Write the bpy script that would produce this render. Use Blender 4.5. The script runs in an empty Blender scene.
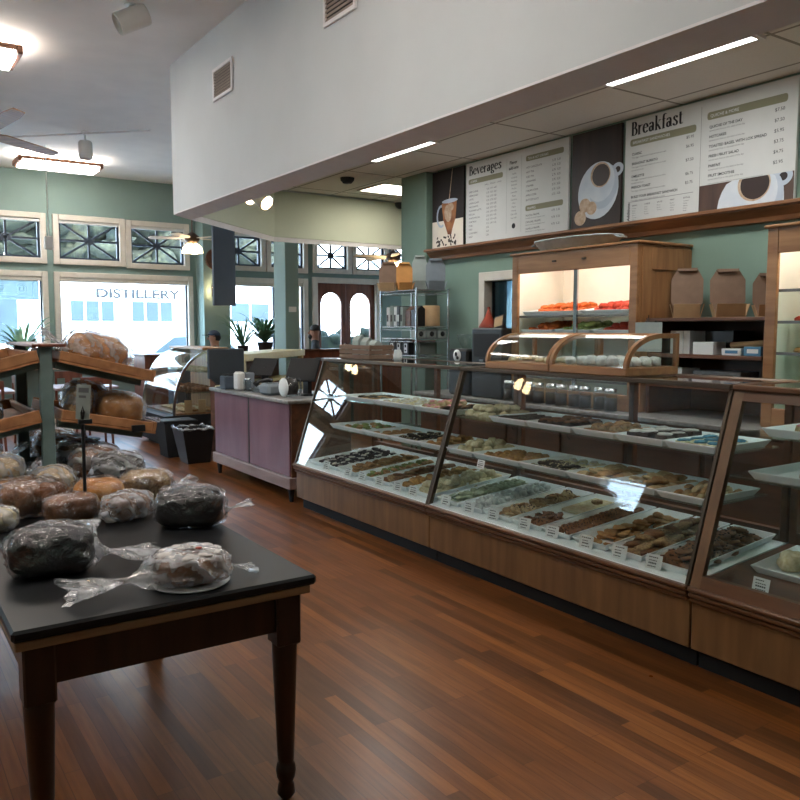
import bpy, math, random
from math import pi, sin, cos, radians
from mathutils import Vector, Matrix, noise
random.seed(7)
SC = bpy.context.scene
COL = SC.collection

# ------------------------------------------------------------------ helpers
class MB:
    """collects shapes and links them as one mesh object"""
    def __init__(s): s.v = []; s.f = []; s.m = []; s.sm = []; s.M = None; s.mi = 0
    def add(s, vs, fs, smooth=False):
        b = len(s.v)
        if s.M is not None: vs = [s.M @ Vector(p) for p in vs]
        s.v += [tuple(p) for p in vs]
        s.f += [tuple(i + b for i in f) for f in fs]
        s.m += [s.mi] * len(fs); s.sm += [smooth] * len(fs)
        return s
    def box(s, x0, x1, y0, y1, z0, z1, c=0.0):
        if c <= 0:
            v = [(x, y, z) for x in (x0, x1) for y in (y0, y1) for z in (z0, z1)]
            f = [(0, 1, 3, 2), (4, 6, 7, 5), (0, 4, 5, 1), (2, 3, 7, 6), (0, 2, 6, 4), (1, 5, 7, 3)]
            return s.add(v, f)
        c = min(c, (x1 - x0) / 2.01, (y1 - y0) / 2.01, (z1 - z0) / 2.01)
        v = []; idx = {}
        X = (x0, x1); Y = (y0, y1); Z = (z0, z1)
        for i in (0, 1):
            for j in (0, 1):
                for k in (0, 1):
                    sx = c if i == 0 else -c; sy = c if j == 0 else -c; sz = c if k == 0 else -c
                    idx[i, j, k, 0] = len(v); v.append((X[i], Y[j] + sy, Z[k] + sz))
                    idx[i, j, k, 1] = len(v); v.append((X[i] + sx, Y[j], Z[k] + sz))
                    idx[i, j, k, 2] = len(v); v.append((X[i] + sx, Y[j] + sy, Z[k]))
        f = []
        for i in (0, 1):
            q = [idx[i, 0, 0, 0], idx[i, 1, 0, 0], idx[i, 1, 1, 0], idx[i, 0, 1, 0]]; f.append(q if i else q[::-1])
            q = [idx[0, i, 0, 1], idx[0, i, 1, 1], idx[1, i, 1, 1], idx[1, i, 0, 1]]; f.append(q if i else q[::-1])
            q = [idx[0, 0, i, 2], idx[1, 0, i, 2], idx[1, 1, i, 2], idx[0, 1, i, 2]]; f.append(q if i else q[::-1])
        for i in (0, 1):
            for j in (0, 1):
                f.append([idx[i, j, 0, 0], idx[i, j, 0, 1], idx[i, j, 1, 1], idx[i, j, 1, 0]])
                f.append([idx[i, 0, j, 0], idx[i, 1, j, 0], idx[i, 1, j, 2], idx[i, 0, j, 2]])
                f.append([idx[0, i, j, 1], idx[1, i, j, 1], idx[1, i, j, 2], idx[0, i, j, 2]])
                for k in (0, 1): f.append([idx[i, j, k, 0], idx[i, j, k, 1], idx[i, j, k, 2]])
        cx, cy, cz = (x0 + x1) / 2, (y0 + y1) / 2, (z0 + z1) / 2
        out = []
        for q in f:   # outward winding
            a, b2, d = (Vector(v[q[0]]), Vector(v[q[1]]), Vector(v[q[2]]))
            n = (b2 - a).cross(d - a)
            m = sum((Vector(v[t]) for t in q), Vector()) / len(q) - Vector((cx, cy, cz))
            out.append(tuple(q) if n.dot(m) > 0 else tuple(q[::-1]))
        return s.add(v, out)
    def prism(s, poly, a0, a1, axis='y', smooth=False):
        """polygon extruded along an axis; poly in the two other axes (xz for y, yz for x, xy for z)"""
        n = len(poly)
        def P(p, a): return (p[0], a, p[1]) if axis == 'y' else (a, p[0], p[1]) if axis == 'x' else (p[0], p[1], a)
        v = [P(p, a0) for p in poly] + [P(p, a1) for p in poly]
        area = sum(poly[i][0] * poly[(i + 1) % n][1] - poly[(i + 1) % n][0] * poly[i][1] for i in range(n))
        fl = (area > 0) != (axis == 'y')
        f = [tuple(range(n))[::-1], tuple(range(n, 2 * n))]
        f += [(i, (i + 1) % n, n + (i + 1) % n, n + i) for i in range(n)]
        if not fl: f = [q[::-1] for q in f]
        b = len(s.f); s.add(v, f)
        if smooth:
            for i in range(b + 2, len(s.f)): s.sm[i] = True
        return s
    def tube(s, pts, r, n=8, caps=True, smooth=True):
        pts = [Vector(p) for p in pts]; R = r if isinstance(r, (list, tuple)) else [r] * len(pts)
        v = []; f = []
        up0 = None
        for i, p in enumerate(pts):
            t = (pts[min(i + 1, len(pts) - 1)] - pts[max(i - 1, 0)]).normalized()
            if up0 is None: up0 = t.orthogonal().normalized()
            up0 = (up0 - t * up0.dot(t)).normalized(); w = t.cross(up0)
            for k in range(n):
                a = 2 * pi * k / n; v.append(p + (up0 * cos(a) + w * sin(a)) * R[i])
        for i in range(len(pts) - 1):
            for k in range(n):
                f.append((i * n + k, i * n + (k + 1) % n, (i + 1) * n + (k + 1) % n, (i + 1) * n + k))
        b = len(s.f); s.add(v, f, smooth)
        if caps:
            s.add(v[:n], [tuple(range(n))[::-1]]); s.add(v[-n:], [tuple(range(n))])
        return s
    def lathe(s, prof, c=(0, 0, 0), n=20, smooth=True, sq=None):
        v = []; f = []
        for r, z in prof:
            for k in range(n):
                a = 2 * pi * (k + .5) / n; v.append((c[0] + r * cos(a), c[1] + r * sin(a), c[2] + z))
        for i in range(len(prof) - 1):
            for k in range(n): f.append((i * n + k, i * n + (k + 1) % n, (i + 1) * n + (k + 1) % n, (i + 1) * n + k))
        s.add(v, f, smooth)
        if prof[0][0] > 1e-4: s.add(v[:n], [tuple(range(n))[::-1]])
        if prof[-1][0] > 1e-4: s.add(v[-n:], [tuple(range(n))])
        return s
    def ell(s, c, r, nu=14, nv=8, e=1.0, nz=0.0, nf=3.0, seed=0.0, zmin=None, smooth=True):
        """superellipsoid with noise, optionally flattened below zmin"""
        v = []; f = []
        def sp(x, p): return math.copysign(abs(x) ** p, x)
        for j in range(nv + 1):
            b = -pi / 2 + pi * j / nv
            for i in range(nu):
                a = 2 * pi * i / nu
                d = Vector((sp(cos(b), e) * sp(cos(a), e), sp(cos(b), e) * sp(sin(a), e), sp(sin(b), e)))
                k = 1 + nz * noise.noise(Vector((d.x * nf + seed, d.y * nf + seed * 1.7, d.z * nf)))
                p = Vector((d.x * r[0] * k, d.y * r[1] * k, d.z * r[2] * k))
                if zmin is not None and p.z < zmin: p.z = zmin
                v.append((c[0] + p.x, c[1] + p.y, c[2] + p.z))
        for j in range(nv):
            for i in range(nu):
                q = (j * nu + i, j * nu + (i + 1) % nu, (j + 1) * nu + (i + 1) % nu, (j + 1) * nu + i)
                f.append(q)
        return s.add(v, f, smooth)
    def shell(s, A, B, a0, a1):
        """curved sheet between two matching profiles A and B in xz, from y=a0 to a1"""
        n = len(A); v = []
        for P in (A, B):
            for y in (a0, a1): v += [(p[0], y, p[1]) for p in P]
        f = []
        for k in range(n - 1):
            f.append((k, k + 1, n + k + 1, n + k)); f.append((2 * n + k + 1, 2 * n + k, 3 * n + k, 3 * n + k + 1))
        s.add(v, f, True)
        s.add(v, [(k + 1, k, 2 * n + k, 2 * n + k + 1) for k in range(n - 1)] + [(n + k, n + k + 1, 3 * n + k + 1, 3 * n + k) for k in range(n - 1)])
        return s.add(v, [(0, n, 3 * n, 2 * n), (n - 1, 3 * n - 1, 4 * n - 1, 2 * n - 1)])
    def poly(s, pts): return s.add(pts, [tuple(range(len(pts)))])
    def build(s, name, mat=None, parent=None, loc=None):
        me = bpy.data.meshes.new(name)
        off = Vector(parent.get('_o', (0, 0, 0))) if parent is not None else Vector(loc or (0, 0, 0))
        me.from_pydata([tuple(Vector(p) - off) for p in s.v], [], s.f)
        for m in (mat if isinstance(mat, (list, tuple)) else [mat]):
            if m: me.materials.append(m)
        me.polygons.foreach_set('material_index', s.m); me.polygons.foreach_set('use_smooth', s.sm)
        me.validate(); me.update()
        o = bpy.data.objects.new(name, me); COL.objects.link(o)
        if parent is not None:
            o.parent = parent; o['_o'] = parent.get('_o', (0, 0, 0))[:] if parent.get('_o') is not None else (0., 0., 0.)
        else:
            o.location = off; o['_o'] = tuple(off)
        return o

def tag(o, label=None, cat=None, group=None, kind=None):
    if label: o['label'] = label
    if cat: o['category'] = cat
    if group: o['group'] = group
    if kind: o['kind'] = kind
    return o
def thing(name, label, cat, loc=(0, 0, 0), group=None):
    o = bpy.data.objects.new(name, None); COL.objects.link(o); o.location = loc; o['_o'] = tuple(float(t) for t in loc)
    o.empty_display_size = .05
    return tag(o, label, cat, group)
def struct(o): o['kind'] = 'structure'; return o
def copy_tree(o, parent=None):
    c = o.copy(); COL.objects.link(c)
    if parent is not None: c.parent = parent
    for ch in o.children: copy_tree(ch, c)
    return c

# ------------------------------------------------------------------ materials
def lin(c):
    if isinstance(c, str):
        c = c.lstrip('#'); c = [int(c[i:i + 2], 16) / 255 for i in (0, 2, 4)]
        c = [x / 12.92 if x <= .04045 else ((x + .055) / 1.055) ** 2.4 for x in c]
    return tuple(c[:3]) + (1.0,)
def newmat(name):
    m = bpy.data.materials.new(name); m.use_nodes = True
    nt = m.node_tree; nt.nodes.clear()
    out = nt.nodes.new('ShaderNodeOutputMaterial')
    return m, nt, out
def N(nt, t, **kw):
    n = nt.nodes.new(t)
    for k, v in kw.items():
        if k in n.inputs: n.inputs[k].default_value = v
        else: setattr(n, k, v)
    return n
def mat(name, c, rough=.5, metal=0., var=.12, scale=8., bump=0., spec=.5, c2=None, stretch=(1, 1, 1), detail=4., trans=0.):
    m, nt, out = newmat(name)
    p = N(nt, 'ShaderNodeBsdfPrincipled', Roughness=rough, Metallic=metal); p.inputs['Specular IOR Level'].default_value = spec
    if trans: p.inputs['Transmission Weight'].default_value = trans
    tc = N(nt, 'ShaderNodeTexCoord'); mp = N(nt, 'ShaderNodeMapping'); mp.inputs['Scale'].default_value = stretch
    nz = N(nt, 'ShaderNodeTexNoise', Scale=scale, Detail=detail)
    nt.links.new(tc.outputs['Object'], mp.inputs[0]); nt.links.new(mp.outputs[0], nz.inputs['Vector'])
    rp = N(nt, 'ShaderNodeValToRGB')
    a = lin(c)
    lo = lin(c2) if c2 else tuple(x * (1 - var) for x in a[:3]) + (1,)
    hi = a if c2 else tuple(min(1, x * (1 + var)) for x in a[:3]) + (1,)
    rp.color_ramp.elements[0].position = .32; rp.color_ramp.elements[1].position = .68
    rp.color_ramp.elements[0].color = lo; rp.color_ramp.elements[1].color = hi
    nt.links.new(nz.outputs['Fac'], rp.inputs[0]); nt.links.new(rp.outputs[0], p.inputs['Base Color'])
    if bump:
        b = N(nt, 'ShaderNodeBump', Strength=bump, Distance=.01); nt.links.new(nz.outputs['Fac'], b.inputs['Height']); nt.links.new(b.outputs[0], p.inputs['Normal'])
    nt.links.new(p.outputs[0], out.inputs[0]); return m
def wood(name, c, c2, axis='y', rough=.4, scale=6., spec=.5):
    st = {'x': (.12, 1, 1), 'y': (1, .12, 1), 'z': (1, 1, .12)}[axis]
    return mat(name, c, rough, c2=c2, scale=scale * 3, stretch=st, detail=7, spec=spec)
def emis(name, c, k):
    m, nt, out = newmat(name); e = N(nt, 'ShaderNodeEmission', Color=lin(c), Strength=k); nt.links.new(e.outputs[0], out.inputs[0]); return m
def glassm(name, tint=(.96, .985, .98), rough=0.0, k=1.0, ior=1.5):
    m, nt, out = newmat(name)
    t = N(nt, 'ShaderNodeBsdfTransparent', Color=tint + (1,)); g = N(nt, 'ShaderNodeBsdfGlossy', Roughness=rough, Color=(1, 1, 1, 1))
    lw = N(nt, 'ShaderNodeLayerWeight', Blend=.5); pw = N(nt, 'ShaderNodeMath', operation='POWER'); pw.inputs[1].default_value = 5.0
    f0 = ((ior - 1) / (ior + 1)) ** 2; mu = N(nt, 'ShaderNodeMath', operation='MULTIPLY_ADD'); mu.inputs[1].default_value = (1 - f0) * k; mu.inputs[2].default_value = f0 * k
    nt.links.new(lw.outputs['Facing'], pw.inputs[0])
    mx = N(nt, 'ShaderNodeMixShader'); nt.links.new(pw.outputs[0], mu.inputs[0]); nt.links.new(mu.outputs[0], mx.inputs[0])
    nt.links.new(t.outputs[0], mx.inputs[1]); nt.links.new(g.outputs[0], mx.inputs[2]); nt.links.new(mx.outputs[0], out.inputs[0]); return m
def bagm(name, white=.16, gloss=.22, scale=7.):
    """thin crinkled plastic film: clear, with pale veils (film haze plus painted window glare) and sharp glints along its folds"""
    m, nt, out = newmat(name)
    tc = N(nt, 'ShaderNodeTexCoord'); wv = N(nt, 'ShaderNodeTexWave', Scale=scale, Distortion=7.0, Detail=3.0); wv.bands_direction = 'DIAGONAL'; wv.inputs['Detail Scale'].default_value = 1.6
    nz = N(nt, 'ShaderNodeTexNoise', Scale=scale * 2.6, Detail=4.); nz.inputs['Distortion'].default_value = 1.5
    nt.links.new(tc.outputs['Object'], wv.inputs['Vector']); nt.links.new(tc.outputs['Object'], nz.inputs['Vector'])
    ad = N(nt, 'ShaderNodeMath', operation='MULTIPLY_ADD'); ad.inputs[1].default_value = 2.2; nt.links.new(nz.outputs['Fac'], ad.inputs[0]); nt.links.new(wv.outputs['Fac'], ad.inputs[2])
    b = N(nt, 'ShaderNodeBump', Strength=1.0, Distance=.011); nt.links.new(ad.outputs[0], b.inputs['Height'])
    t = N(nt, 'ShaderNodeBsdfTransparent', Color=(.97, .97, .98, 1)); d = N(nt, 'ShaderNodeBsdfDiffuse', Color=(.85, .87, .9, 1))
    tl = N(nt, 'ShaderNodeBsdfTranslucent', Color=(.85, .87, .9, 1)); g = N(nt, 'ShaderNodeBsdfGlossy', Roughness=.06, Color=(1, 1, 1, 1))
    for x in (d, g): nt.links.new(b.outputs[0], x.inputs['Normal'])
    m0 = N(nt, 'ShaderNodeMixShader', Fac=.5); nt.links.new(d.outputs[0], m0.inputs[1]); nt.links.new(tl.outputs[0], m0.inputs[2])
    rp = N(nt, 'ShaderNodeMapRange'); rp.inputs['From Min'].default_value = .8; rp.inputs['From Max'].default_value = 2.3
    rp.inputs['To Min'].default_value = white * .45; rp.inputs['To Max'].default_value = white * 1.9  # whiter on the folds: window glare painted into the film colour
    nt.links.new(ad.outputs[0], rp.inputs['Value'])
    m1 = N(nt, 'ShaderNodeMixShader'); nt.links.new(rp.outputs[0], m1.inputs[0]); nt.links.new(t.outputs[0], m1.inputs[1]); nt.links.new(m0.outputs[0], m1.inputs[2])
    lw = N(nt, 'ShaderNodeLayerWeight', Blend=.2)
    mu = N(nt, 'ShaderNodeMath', operation='MULTIPLY_ADD'); mu.inputs[1].default_value = .45; mu.inputs[2].default_value = gloss
    nt.links.new(lw.outputs['Fresnel'], mu.inputs[0])
    m2 = N(nt, 'ShaderNodeMixShader'); nt.links.new(mu.outputs[0], m2.inputs[0]); nt.links.new(m1.outputs[0], m2.inputs[1]); nt.links.new(g.outputs[0], m2.inputs[2])
    nt.links.new(m2.outputs[0], out.inputs[0]); return m
def floor_mat():
    m, nt, out = newmat('floor_boards')
    p = N(nt, 'ShaderNodeBsdfPrincipled', Roughness=.3)
    p.inputs['Specular IOR Level'].default_value = .3
    tc = N(nt, 'ShaderNodeTexCoord'); mp = N(nt, 'ShaderNodeMapping'); mp.inputs['Rotation'].default_value = (0, 0, pi / 2)
    nt.links.new(tc.outputs['Object'], mp.inputs[0])
    br = N(nt, 'ShaderNodeTexBrick', Scale=1.0); br.offset = .37; br.offset_frequency = 3; br.squash = 1.0
    br.inputs['Color1'].default_value = (0, 0, 0, 1); br.inputs['Color2'].default_value = (1, 1, 1, 1); br.inputs['Mortar'].default_value = (.5, .5, .5, 1)
    br.inputs['Mortar Size'].default_value = .0012; br.inputs['Brick Width'].default_value = .85; br.inputs['Row Height'].default_value = .057
    nt.links.new(mp.outputs[0], br.inputs['Vector'])
    rp = N(nt, 'ShaderNodeValToRGB'); e = rp.color_ramp.elements
    e[0].position = 0; e[0].color = lin('#573319'); e[1].position = 1; e[1].color = lin('#925c30')
    for pos, c in ((.25, '#6e4322'), (.5, '#7a4a27'), (.8, '#835026')):
        x = e.new(pos); x.color = lin(c)
    nt.links.new(br.outputs['Color'], rp.inputs[0])
    m2 = N(nt, 'ShaderNodeMapping'); m2.inputs['Scale'].default_value = (30, 1.6, 1); nt.links.new(tc.outputs['Object'], m2.inputs[0])
    nz = N(nt, 'ShaderNodeTexNoise', Scale=2.0, Detail=8.); nt.links.new(m2.outputs[0], nz.inputs['Vector'])
    g = N(nt, 'ShaderNodeValToRGB'); g.color_ramp.elements[0].position = .3; g.color_ramp.elements[0].color = (.62, .58, .55, 1); g.color_ramp.elements[1].position = .65; g.color_ramp.elements[1].color = (1, 1, 1, 1)
    nt.links.new(nz.outputs['Fac'], g.inputs[0])
    mx = N(nt, 'ShaderNodeMixRGB', blend_type='MULTIPLY', Fac=.85); nt.links.new(rp.outputs[0], mx.inputs[1]); nt.links.new(g.outputs[0], mx.inputs[2])
    dk = N(nt, 'ShaderNodeMixRGB', blend_type='MIX'); dk.inputs[2].default_value = lin('#3a1e10')
    sc = N(nt, 'ShaderNodeMath', operation='MULTIPLY'); sc.inputs[1].default_value = .55; nt.links.new(br.outputs['Fac'], sc.inputs[0])
    nt.links.new(sc.outputs[0], dk.inputs[0]); nt.links.new(mx.outputs[0], dk.inputs[1]); nt.links.new(dk.outputs[0], p.inputs['Base Color'])
    n3 = N(nt, 'ShaderNodeTexNoise', Scale=3.0, Detail=4.); nt.links.new(tc.outputs['Object'], n3.inputs['Vector'])
    mr = N(nt, 'ShaderNodeMapRange'); mr.inputs['To Min'].default_value = .22; mr.inputs['To Max'].default_value = .42; nt.links.new(n3.outputs['Fac'], mr.inputs['Value'])
    nt.links.new(mr.outputs[0], p.inputs['Roughness'])
    b = N(nt, 'ShaderNodeBump', Strength=.15, Distance=.004); nt.links.new(nz.outputs['Fac'], b.inputs['Height']); nt.links.new(b.outputs[0], p.inputs['Normal'])
    nt.links.new(p.outputs[0], out.inputs[0]); return m
def tile_mat():
    m, nt, out = newmat('ceiling_tiles')
    p = N(nt, 'ShaderNodeBsdfPrincipled', Roughness=.9)
    tc = N(nt, 'ShaderNodeTexCoord'); mp = N(nt, 'ShaderNodeMapping'); mp.inputs['Location'].default_value = (-4.4, -2.75, 0)
    nt.links.new(tc.outputs['Object'], mp.inputs[0]); sp = N(nt, 'ShaderNodeSeparateXYZ'); nt.links.new(mp.outputs[0], sp.inputs[0])
    def line(sock, per):
        a = N(nt, 'ShaderNodeMath', operation='PINGPONG'); a.inputs[1].default_value = per / 2; nt.links.new(sock, a.inputs[0])
        b = N(nt, 'ShaderNodeMath', operation='LESS_THAN'); b.inputs[1].default_value = .012; nt.links.new(a.outputs[0], b.inputs[0]); return b
    a = line(sp.outputs['X'], .61); b = line(sp.outputs['Y'], 1.2)
    mxx = N(nt, 'ShaderNodeMath', operation='MAXIMUM'); nt.links.new(a.outputs[0], mxx.inputs[0]); nt.links.new(b.outputs[0], mxx.inputs[1])
    nz = N(nt, 'ShaderNodeTexNoise', Scale=60., Detail=3.); nt.links.new(tc.outputs['Object'], nz.inputs['Vector'])
    rp = N(nt, 'ShaderNodeValToRGB'); rp.color_ramp.elements[0].color = lin('#dfded8'); rp.color_ramp.elements[1].color = lin('#ebeae5'); nt.links.new(nz.outputs['Fac'], rp.inputs[0])
    mx = N(nt, 'ShaderNodeMixRGB'); mx.inputs[2].default_value = lin('#99988f'); nt.links.new(mxx.outputs[0], mx.inputs[0]); nt.links.new(rp.outputs[0], mx.inputs[1])
    nt.links.new(mx.outputs[0], p.inputs['Base Color']); nt.links.new(p.outputs[0], out.inputs[0]); return m

M = {}
M['floor'] = floor_mat(); M['tiles'] = tile_mat()
M['ceil'] = mat('ceiling_paint', '#efece8', .9, var=.03, scale=3)
M['white'] = mat('white_paint', '#d0d4d6', .8, var=.03, scale=2)
M['bulk_in'] = mat('pale_paint', '#cfd6c4', .8, var=.03, scale=2)
M['trimgrey'] = mat('trim_grey', '#e9e6e8', .7, var=.03)
M['green'] = mat('sage_green_paint', '#7c928c', .75, var=.05, scale=2)
M['green2'] = mat('kitchen_green_paint', '#7b9284', .75, var=.05, scale=2)
M['cream'] = mat('cream_trim', '#d3ccc0', .6, var=.05)
M['navy'] = mat('dark_sash', '#252f3e', .5)
M['slate'] = mat('slate_panel', '#4d5763', .7, var=.05)
M['oak'] = wood('oak', '#a87a50', '#855a38', 'z', .4)
M['oaky'] = wood('oak_along', '#a87a50', '#855a38', 'y', .4)
M['caseframe'] = wood('case_frame', '#7d5d3e', '#664a30', 'z', .4); M['case'] = wood('case_veneer', '#7d5c3b', '#66492e', 'z', .35)
M['casey'] = wood('case_moulding', '#6d482c', '#54361f', 'y', .35)
M['walnut'] = wood('brown_shelf_wood', '#6b4128', '#4c2c1b', 'y', .45)
M['walnutz'] = wood('brown_door_wood', '#7a4630', '#5a3020', 'z', .4)
M['crown'] = wood('shelf_moulding', '#96653f', '#6e4527', 'y', .45)
M['black'] = mat('black_plastic', '#17181a', .4, var=.1)
M['blackm'] = mat('black_matte', '#121315', .7, var=.1)
M['tabletop'] = mat('table_black', '#101113', .42, var=.3, scale=5, bump=.05, spec=.3)
M['tablewood'] = wood('table_dark_wood', '#3a2318', '#22130d', 'z', .35)
M['tablestrip'] = wood('table_strip', '#a58562', '#7d6044', 'x', .5)
M['glass'] = glassm('case_glass'); M['winglass'] = glassm('window_glass', (.93, .97, .98), k=.6)
M['darkglass'] = glassm('dark_glass', (.28, .38, .44))
M['shelfglass'] = glassm('shelf_glass', (.86, .94, .92))
M['bronze'] = mat('bronze_metal', '#5a4c40', .35, .8, var=.05)
M['chrome'] = mat('chrome', '#c0c4c8', .2, 1., var=.03)
M['steel'] = mat('galvanised_steel', '#c6d0d1', .5, .1, c2='#aab5b7', scale=12)
M['tray'] = mat('white_tray', '#eef4f6', .35, var=.02)
M['paper'] = mat('white_paper', '#dfe2e2', .8, var=.03)
M['menuwhite'] = mat('menu_white', '#cccdca', .8, var=.02)
M['ink'] = mat('dark_ink', '#23262a', .8, var=.03)
M['inkgrey'] = mat('grey_ink', '#6d6f70', .8, var=.03)
M['olive'] = mat('olive_bar', '#85836b', .8, var=.03)
M['card'] = mat('brown_cardboard', '#7d6554', .85, var=.08, scale=15)
M['cardlight'] = mat('light_cardboard', '#bb9b74', .85, var=.06, scale=15)
M['cardorange'] = mat('tan_cardboard', '#c48c4e', .8, var=.06, scale=15)
M['cardwhite'] = mat('grey_white_cardboard', '#9ba49f', .8, var=.05, scale=15)
M['cardgrey'] = mat('grey_cardboard', '#7c848b', .8, var=.05, scale=15)
M['rackgreen'] = mat('grey_green_paint', '#6d7f7c', .6, c2='#566966', scale=6)
M['ply'] = wood('plywood', '#a9764c', '#8c5e3b', 'y', .6)
M['bag'] = bagm('clear_plastic_bag', .03, .1, 4.2); M['bagw'] = bagm('cloudy_plastic_bag', .24, .13, 6.)
M['bread'] = mat('brown_bread', '#8a5a33', .75, c2='#5e3618', scale=14, bump=.3)
M['breadlight'] = mat('golden_bread', '#bd8648', .75, c2='#8e5a2a', scale=14, bump=.3)
M['breaddark'] = mat('dark_rye_bread', '#1d120e', .7, c2='#0d0807', scale=14, bump=.3)
M['orangecake'] = mat('orange_cake', '#c98a3c', .7, c2='#a0632a', scale=18, bump=.3)
M['icing'] = mat('white_icing', '#c4bfbb', .45, var=.04)
M['fluor'] = emis('fluorescent_lens', '#fff8f0', 8.0)
M['troffer'] = emis('troffer_lens', '#fff4e0', 5)
M['trofferdim'] = emis('troffer_dim_lens', '#f6f6f4', 5.0)
M['bulb'] = emis('warm_bulb', '#ffd9a8', 14)
M['tube'] = emis('cabinet_tube', '#fff6e8', 9)
M['white_plastic'] = mat('white_plastic', '#dcdcd8', .5, var=.02)
M['fixwood'] = wood('fixture_wood', '#8c5f43', '#6f4630', 'x', .5)
M['whitebox'] = mat('cabinet_white_lining', '#e9e6dc', .6, var=.02)
M['laminate'] = mat('plum_laminate', '#85626f', .22, c2='#735462', scale=5, stretch=(1, 1, .3), spec=.7)
M['counterrim'] = wood('counter_rim', '#a08a86', '#87706d', 'y', .45)
M['countertop'] = mat('counter_grey', '#8b8884', .4, c2='#6d6a66', scale=25)
M['red'] = mat('red_plastic', '#a5402a', .35, var=.05)
M['blue'] = mat('blue_print', '#4f83a8', .6, var=.05)
M['skin'] = mat('skin', '#a6785f', .6, var=.05)
M['hair'] = mat('dark_hair', '#1d1714', .7, var=.2)
M['shirt'] = mat('charcoal_shirt', '#2c3238', .8, var=.1)
M['trouser'] = mat('dark_trousers', '#22252c', .8, var=.1)
M['cap'] = mat('navy_cap', '#2a3646', .8, var=.1)
M['leaf'] = mat('plant_leaf', '#5b8a5c', .5, c2='#3c6444', scale=10)
M['pot'] = mat('dark_pot', '#3a332f', .6, var=.1)
M['concrete'] = mat('pavement', '#a9aaa6', .9, var=.06, scale=2)
M['facade'] = mat('white_stucco', '#eef1f2', .9, var=.02, scale=2)
M['facglass'] = mat('street_window', '#2f444f', .6, c2='#263842', scale=1.5)
M['carpaint'] = mat('pale_car_paint', '#b9ccd8', .25, var=.03)
M['tyre'] = mat('tyre', '#1a1a1a', .8)
M['creamcounter'] = mat('cream_counter', '#c9bd8f', .5, var=.05)
def frosted(name, c, k):
    m, nt, out = newmat(name); t = N(nt, 'ShaderNodeBsdfTransparent', Color=(.95, .97, .97, 1)); d = N(nt, 'ShaderNodeBsdfTranslucent', Color=lin(c)); mx = N(nt, 'ShaderNodeMixShader', Fac=k)
    nt.links.new(t.outputs[0], mx.inputs[1]); nt.links.new(d.outputs[0], mx.inputs[2]); nt.links.new(mx.outputs[0], out.inputs[0]); return m
M['etch'] = frosted('etched_band', '#8f9a9a', .9)
M['etchwhite'] = frosted('etched_white', '#eef4f4', .55); M['bladewood'] = wood('fan_blade_wood', '#b58355', '#94653e', 'x', .5)

def text_geo(s, size, align='LEFT', bold=0.0, sx=1.0, shear=0.0):
    cu = bpy.data.curves.new('t', 'FONT'); cu.body = s; cu.size = size; cu.align_x = align; cu.offset = bold; cu.shear = shear; cu.resolution_u = 3
    o = bpy.data.objects.new('t', cu); COL.objects.link(o)
    me = bpy.data.meshes.new_from_object(o.evaluated_get(bpy.context.evaluated_depsgraph_get()))
    v = [(p.co.x * sx, p.co.y, p.co.z) for p in me.vertices]; f = [tuple(q.vertices) for q in me.polygons]
    bpy.data.objects.remove(o); bpy.data.meshes.remove(me); bpy.data.curves.remove(cu)
    return v, f

GLY = {}
def _arc(cx, cy, rx, ry, a0, a1, n=14): return [(cx + rx * cos(radians(a0 + (a1 - a0) * i / n)), cy + ry * sin(radians(a0 + (a1 - a0) * i / n))) for i in range(n + 1)]
GLY['B'] = (.5, [[(.1, 0), (.1, .7)], [(.1, .7)] + _arc(.22, .535, .13, .165, 90, -90) + [(.1, .37)], [(.1, .37)] + _arc(.25, .185, .16, .185, 90, -90) + [(.1, 0)]], [[(0, 0), (.2, 0)], [(0, .7), (.2, .7)]])
GLY['r'] = (.37, [[(.1, 0), (.1, .48)], [(.12, .34), (.18, .44), (.27, .47), (.31, .43)]], [[(0, 0), (.22, 0)], [(0, .48), (.1, .48)]])
GLY['e'] = (.46, [_arc(.23, .24, .16, .24, 8, 325, 20)], [[(.08, .27), (.39, .27)]])
GLY['a'] = (.48, [[(.34, .04), (.34, .34)], [(.1, .37), (.13, .45), (.22, .48), (.3, .45), (.34, .34)], _arc(.19, .14, .11, .14, 0, 360, 18)], [[(.34, .02), (.45, .02)], [(.2, .28), (.34, .3)]])
GLY['k'] = (.5, [[(.1, 0), (.1, .74)], [(.2, .28), (.4, 0)]], [[(0, 0), (.2, 0)], [(0, .74), (.1, .74)], [(.1, .2), (.36, .48)], [(.26, .48), (.44, .48)], [(.3, 0), (.48, 0)]])
GLY['f'] = (.32, [[(.14, 0), (.14, .6), (.17, .7), (.24, .74), (.31, .7)]], [[(.02, .47), (.28, .47)], [(.04, 0), (.26, 0)]])
GLY['s'] = (.42, [[(.32, .37), (.3, .46), (.2, .49), (.11, .43), (.12, .33), (.22, .26), (.32, .17), (.31, .05), (.2, -.01), (.1, .03), (.07, .12)]], [])
GLY['t'] = (.35, [[(.14, .62), (.14, .07), (.19, .0), (.28, .03)]], [[(.02, .47), (.28, .47)], [(.26, .02), (.32, .08)]])
GLY['v'] = (.43, [[(.08, .48), (.22, 0)]], [[(.22, 0), (.37, .48)], [(0, .48), (.18, .48)], [(.3, .48), (.44, .48)]])
GLY['g'] = (.43, [_arc(.19, .31, .12, .17, 0, 360, 18), _arc(.2, -.12, .14, .11, 0, 360, 18), [(.1, .15), (.08, .06), (.2, .0)]], [[(.28, .44), (.4, .47)], [(.1, .02), (.28, -.02)]])
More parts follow.
